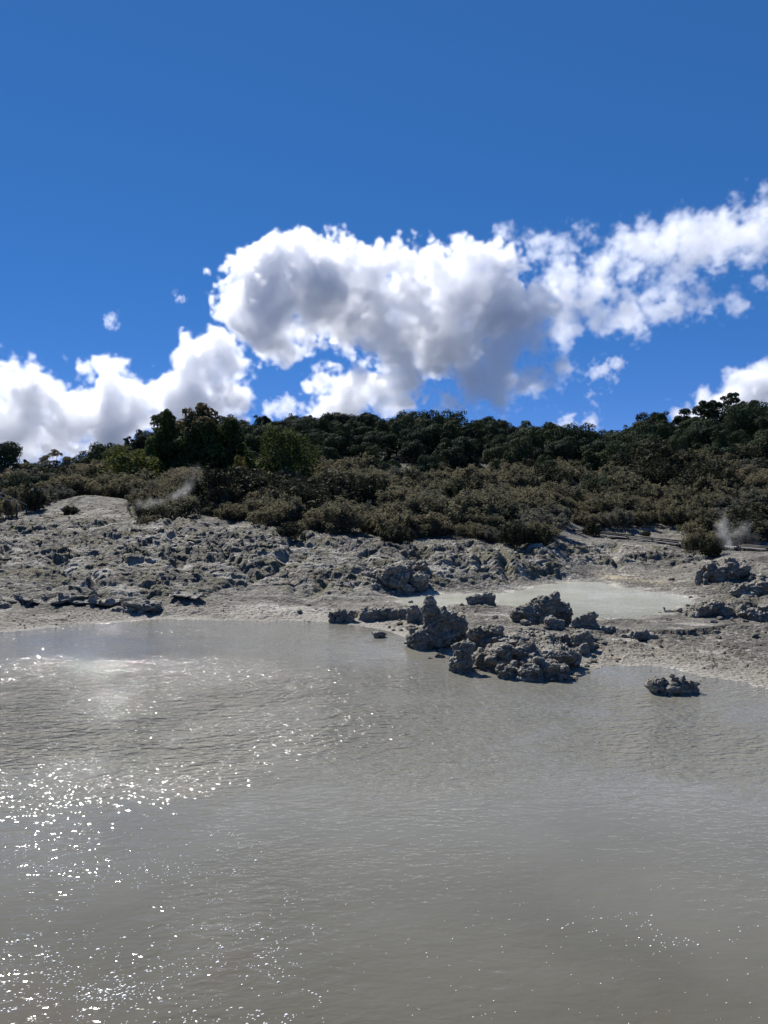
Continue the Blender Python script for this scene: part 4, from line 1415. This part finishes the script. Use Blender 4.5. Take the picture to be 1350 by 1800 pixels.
def grid_noise(shape, cell, r_):
    ns = [max(2, int(math.ceil(s / cell))) + 4 for s in shape]
    a = r_.standard_normal(ns).astype(np.float32)
    for ax in range(3):
        a = np.moveaxis(np.tensordot(up_matrix(shape[ax], ns[ax]), a, axes=(1, ax)), 0, ax)
    return a * 2.0

def grid_fbm(shape, cell, octs, r_, gain=.5, billow=False):
    out = np.zeros(shape, np.float32)
    amp = 1.
    tot = 0.
    for o in range(octs):
        n = grid_noise(shape, cell, r_)
        if billow:
            n = np.abs(n) * 1.5 - 1.
        out += amp * n
        tot += amp
        amp *= gain
        cell /= 2.
        if cell < 1.0:
            break
    return out / tot

def volume_object(name, den, lo, vox, mat):
    n = den.shape
    for a in range(3):
        sl = [slice(None)] * 3
        for e in (0, -1):
            sl[a] = e
            den[tuple(sl)] = 0
    me = bpy.data.meshes.new(name)
    me.vertices.add(den.size)
    a_ = me.attributes.new('cell_density', 'FLOAT', 'POINT')
    a_.data.foreach_set('value', np.ascontiguousarray(den, dtype=np.float32).ravel())
    ob = link(name, me)
    g = bpy.data.node_groups.new(name, 'GeometryNodeTree')
    g.interface.new_socket('Geometry', in_out='INPUT', socket_type='NodeSocketGeometry')
    g.interface.new_socket('Geometry', in_out='OUTPUT', socket_type='NodeSocketGeometry')
    N_ = g.nodes
    L_ = g.links
    gi = N_.new('NodeGroupInput')
    go = N_.new('NodeGroupOutput')
    def vm(op, a, b):
        m = N_.new('ShaderNodeVectorMath')
        m.operation = op
        L_.new(a, m.inputs[0])
        if b is not None:
            m.inputs[1].default_value = tuple(float(q) for q in b)
        return m.outputs[0]
    v = vm('SUBTRACT', N_.new('GeometryNodeInputPosition').outputs[0], lo)
    v = vm('DIVIDE', v, (vox,) * 3)
    v = vm('FLOOR', v, None)
    v = vm('MAXIMUM', v, (0, 0, 0))
    v = vm('MINIMUM', v, [q - 1 for q in n])
    sp = N_.new('ShaderNodeSeparateXYZ')
    L_.new(v, sp.inputs[0])
    ti = []
    for k in range(3):
        f = N_.new('FunctionNodeFloatToInt')
        f.rounding_mode = 'ROUND'
        L_.new(sp.outputs[k], f.inputs[0])
        ti.append(f.outputs[0])
    def im(op, a, b):
        m = N_.new('FunctionNodeIntegerMath')
        m.operation = op
        for i, q in enumerate((a, b)):
            if isinstance(q, int):
                m.inputs[i].default_value = q
            else:
                L_.new(q, m.inputs[i])
        return m.outputs[0]
    idx = im('ADD', im('MULTIPLY', im('ADD', im('MULTIPLY', ti[0], int(n[1])), ti[1]), int(n[2])), ti[2])
    na = N_.new('GeometryNodeInputNamedAttribute')
    na.data_type = 'FLOAT'
    na.inputs[0].default_value = 'cell_density'
    si = N_.new('GeometryNodeSampleIndex')
    si.data_type = 'FLOAT'
    si.domain = 'POINT'
    L_.new(gi.outputs[0], si.inputs[0])
    L_.new(na.outputs[0], si.inputs[1])
    L_.new(idx, si.inputs['Index'])
    vc = N_.new('GeometryNodeVolumeCube')
    L_.new(si.outputs[0], vc.inputs['Density'])
    vc.inputs['Min'].default_value = tuple(float(q) for q in lo + vox * .5)
    vc.inputs['Max'].default_value = tuple(float(q) for q in lo + np.array(n) * vox - vox * .5)
    for k, q in zip('XYZ', n):
        vc.inputs['Resolution ' + k].default_value = int(q)
    sm = N_.new('GeometryNodeSetMaterial')
    sm.inputs['Material'].default_value = mat
    L_.new(vc.outputs[0], sm.inputs[0])
    L_.new(sm.outputs[0], go.inputs[0])
    md = ob.modifiers.new('volume', 'NODES')
    md.node_group = g
    return ob

def volume_material(name, density, aniso, color=(1, 1, 1)):
    m = bpy.data.materials.new(name)
    m.use_nodes = True
    mn = m.node_tree.nodes
    mn.clear()
    out = mn.new('ShaderNodeOutputMaterial')
    pv = mn.new('ShaderNodeVolumePrincipled')
    pv.inputs['Density'].default_value = density
    pv.inputs['Color'].default_value = (*color, 1)
    pv.inputs['Anisotropy'].default_value = aniso
    m.node_tree.links.new(pv.outputs[0], out.inputs['Volume'])
    return m

def cloud(label, blobs, dist, vox, seed, density, rough=.5, wisp=.5, edge=.3, aniso=.55, deep=.85, name='cumulus_cloud', warp=1.0):
    """blobs (px, py, r) as lobes of one cloud dist metres ahead"""
    r_ = np.random.default_rng(seed)
    P = []
    R = []
    for px_, py_, rp in blobs:
        d = dist * (1 + r_.uniform(-.35, .35) * rp / F)
        P.append(at(px_, py_, d))
        R.append(rp * d / F)
    P = np.array(P)
    R = np.array(R)
    lo = (P - R[:, None] * 1.3).min(0)
    hi = (P + R[:, None] * 1.3).max(0)
    n = np.maximum(8, np.ceil((hi - lo) / vox)).astype(int)
    X, Y, Z = [a.astype(np.float32) for a in np.meshgrid(*[(np.arange(n[k]) + .5) * vox + lo[k] for k in range(3)], indexing='ij')]
    rb = float(np.median(R))
    c = rb / vox
    for amp, cell in ((.22, .9), (.12, .38), (.06, .16)):
        a = amp * rb * warp
        X += grid_noise(n, max(1.5, c * cell), r_) * a
        Y += grid_noise(n, max(1.5, c * cell), r_) * a
        Z += grid_noise(n, max(1.5, c * cell), r_) * a
    acc = np.zeros(n, np.float32)
    for p, r in zip(P, R):
        d = np.sqrt((X - p[0]) ** 2 + ((Y - p[1]) / deep) ** 2 + (Z - p[2]) ** 2)
        acc += np.exp(np.clip((r - d) / rb * 8., -40, 20))
    S = np.log(acc + 1e-12) / 8.
    bil = grid_fbm(n, c * .75, 6, r_, .72, True)
    fb = grid_fbm(n, c * .45, 6, r_, .85)
    D = S - (bil + .25) * rough + fb * wisp
    den = np.clip(D / edge, 0, 1)
    den = den ** 1.3
    ob = volume_object(name, den, lo, vox, volume_material(name, density, aniso, (.975, .978, .985)))
    tag(ob, label, kind='stuff')
    print(name, n, den.size, 'fill %.2f' % float((den > 0).mean()), round(time.time() - T0, 1))
    return ob

if True:
    cloud('large grey bellied cumulus cloud with bright rims above the hill',
          [(452, 520, 60), (425, 545, 44), (480, 475, 55), (510, 455, 44), (560, 452, 44), (600, 455, 48), (660, 478, 48), (570, 520, 70), (640, 545, 75), (480, 575, 46), (502, 605, 34), (528, 600, 34), (720, 530, 60),
           (780, 475, 44), (830, 470, 46), (800, 520, 60), (870, 475, 46), (880, 540, 55), (700, 620, 60), (650, 680, 48), (610, 705, 46), (770, 600, 65), (705, 685, 46), (566, 672, 22), (580, 715, 28)],
          2400., 5.0, 3, 0.042)
    cloud('ragged white cloud streaming up to the right across the sky',
          [(940, 525, 44), (990, 500, 46), (1025, 520, 40), (920, 570, 54), (875, 620, 56), (830, 660, 52), (880, 675, 46), (930, 668, 34), (980, 662, 27), (790, 705, 34), (985, 560, 42), (1050, 548, 38), (1095, 560, 36), (1140, 555, 34),
           (1190, 545, 30), (1240, 528, 27), (1290, 530, 22)], 2300., 5.0, 5, 0.022, rough=.42, wisp=.75, edge=.6)
    cloud('long white cloud at the upper right running out of the photo',
          [(1085, 452, 34), (1130, 432, 46), (1180, 432, 50), (1230, 422, 52), (1280, 417, 50), (1330, 407, 50), (1380, 390, 52), (1190, 482, 32), (1060, 478, 30), (1035, 492, 30), (1110, 478, 30), (1150, 500, 26), (1440, 375, 50), (1500, 360, 46), (960, 432, 32), (995, 425, 24), (1030, 415, 14), (885, 416, 17), (1340, 352, 18), (1355, 345, 20), (1342, 500, 12), (1356, 506, 14)],
          2350., 5.0, 7, 0.017, rough=.46, wisp=.85, edge=.7)
    cloud('low white cumulus bank at the left behind the trees',
          [(360, 640, 48), (330, 665, 45), (400, 640, 36), (425, 650, 24), (300, 690, 44), (400, 690, 46), (250, 720, 52), (190, 680, 36), (170, 665, 24), (340, 730, 60), (200, 750, 60), (120, 740, 52), (60, 700, 50), (20, 690, 44), (30, 760, 66), (90, 700, 30),
           (-60, 700, 60), (-140, 720, 60), (-220, 740, 60), (-60, 780, 60), (380, 760, 46), (110, 690, 18), (20, 655, 20), (60, 655, 12)],
          3000., 7.0, 9, 0.034, rough=.56, wisp=.5, edge=.4)
    cloud('white cloud rising behind the right ridge', [(1330, 690, 40), (1290, 705, 38), (1240, 720, 32), (1200, 728, 22), (1380, 680, 50), (1440, 690, 60), (1340, 740, 50), (1270, 745, 40), (1510, 700, 60)], 3000., 7.5, 11, 0.04, rough=.36, wisp=.3)
    cloud('small white cloud scraps low above the middle of the ridge', [(1060, 645, 18), (1085, 638, 14), (1045, 655, 12), (1075, 662, 9), (1038, 692, 8), (1000, 742, 16), (985, 748, 14), (1040, 745, 14), (1055, 735, 8), (1050, 712, 6), (505, 716, 22), (475, 722, 16), (530, 722, 14), (1060, 690, 5)],
          2600., 4.5, 13, 0.022, rough=.4, wisp=.7, edge=.6, name='cloud_scraps')
    cloud('two faint cloud wisps in the blue at the left', [(195, 562, 13), (203, 570, 10), (188, 570, 8), (315, 523, 9), (380, 518, 8)], 2400., 3.6, 15, 0.014, rough=.4, wisp=.8, edge=.7, name='cloud_wisps')

def steam(label, blobs, d, vox, seed, density):
    r_ = np.random.default_rng(seed)
    P = np.array([at(b[0], b[1], d) for b in blobs])
    s = d / F
    R = np.array([b[2] * s for b in blobs])
    W = np.array([b[3] for b in blobs])
    lo = (P - R[:, None] * 2.2).min(0)
    hi = (P + R[:, None] * 2.2).max(0)
    n = np.ceil((hi - lo) / vox).astype(int)
    X, Y, Z = [a.astype(np.float32) for a in np.meshgrid(*[(np.arange(n[k]) + .5) * vox + lo[k] for k in range(3)], indexing='ij')]
    for amp, cell in ((.35, 8), (.2, 4), (.1, 2)):
        a = amp * float(np.median(R))
        X += grid_noise(n, cell, r_) * a
        Y += grid_noise(n, cell, r_) * a
        Z += grid_noise(n, cell, r_) * a
    den = np.zeros(n, np.float32)
    for p, r, w_ in zip(P, R, W):
        den += w_ * np.exp(-((X - p[0]) ** 2 + (Y - p[1]) ** 2 + (Z - p[2]) ** 2) / (r * r) * 1.4)
    den *= np.clip(.25 + 1.5 * grid_fbm(n, 9, 4, r_, .7), 0, 2.5)
    den = np.where(den > .02, den, 0)
    ob = volume_object('steam_plume', den, lo, vox, volume_material('steam', density, .3))
    tag(ob, label, kind='stuff')
steam('white steam plume rising beside the dark bluff at the right', [(1288, 968, 9, 1.2), (1280, 955, 10, 1.2), (1270, 940, 12, 1.1), (1264, 925, 11, 1.0), (1275, 912, 12, .6), (1282, 895, 14, .45), (1285, 872, 16, .2), (1300, 935, 22, .35), (1310, 955, 20, .2), (1290, 985, 16, .3)], 42.5, .09, 31, .8)
steam('thin steam plume drifting over the left bank by the scrub', [(244, 889, 8, .6), (258, 886, 9, .7), (272, 884, 9, .8), (286, 880, 9, .8), (300, 876, 9, .9), (312, 871, 8, 1.1), (322, 865, 8, 1.2), (330, 858, 8, 1.0), (336, 849, 9, .6), (340, 838, 12, .35), (300, 888, 16, .25), (345, 822, 14, .2)], 52, .09, 33, .3)
steam('faint wisp of steam on the bank above the milky pool', [(800, 990, 9, .8), (804, 982, 8, .6)], 42, .09, 35, .35)
print('done', round(time.time() - T0, 1))
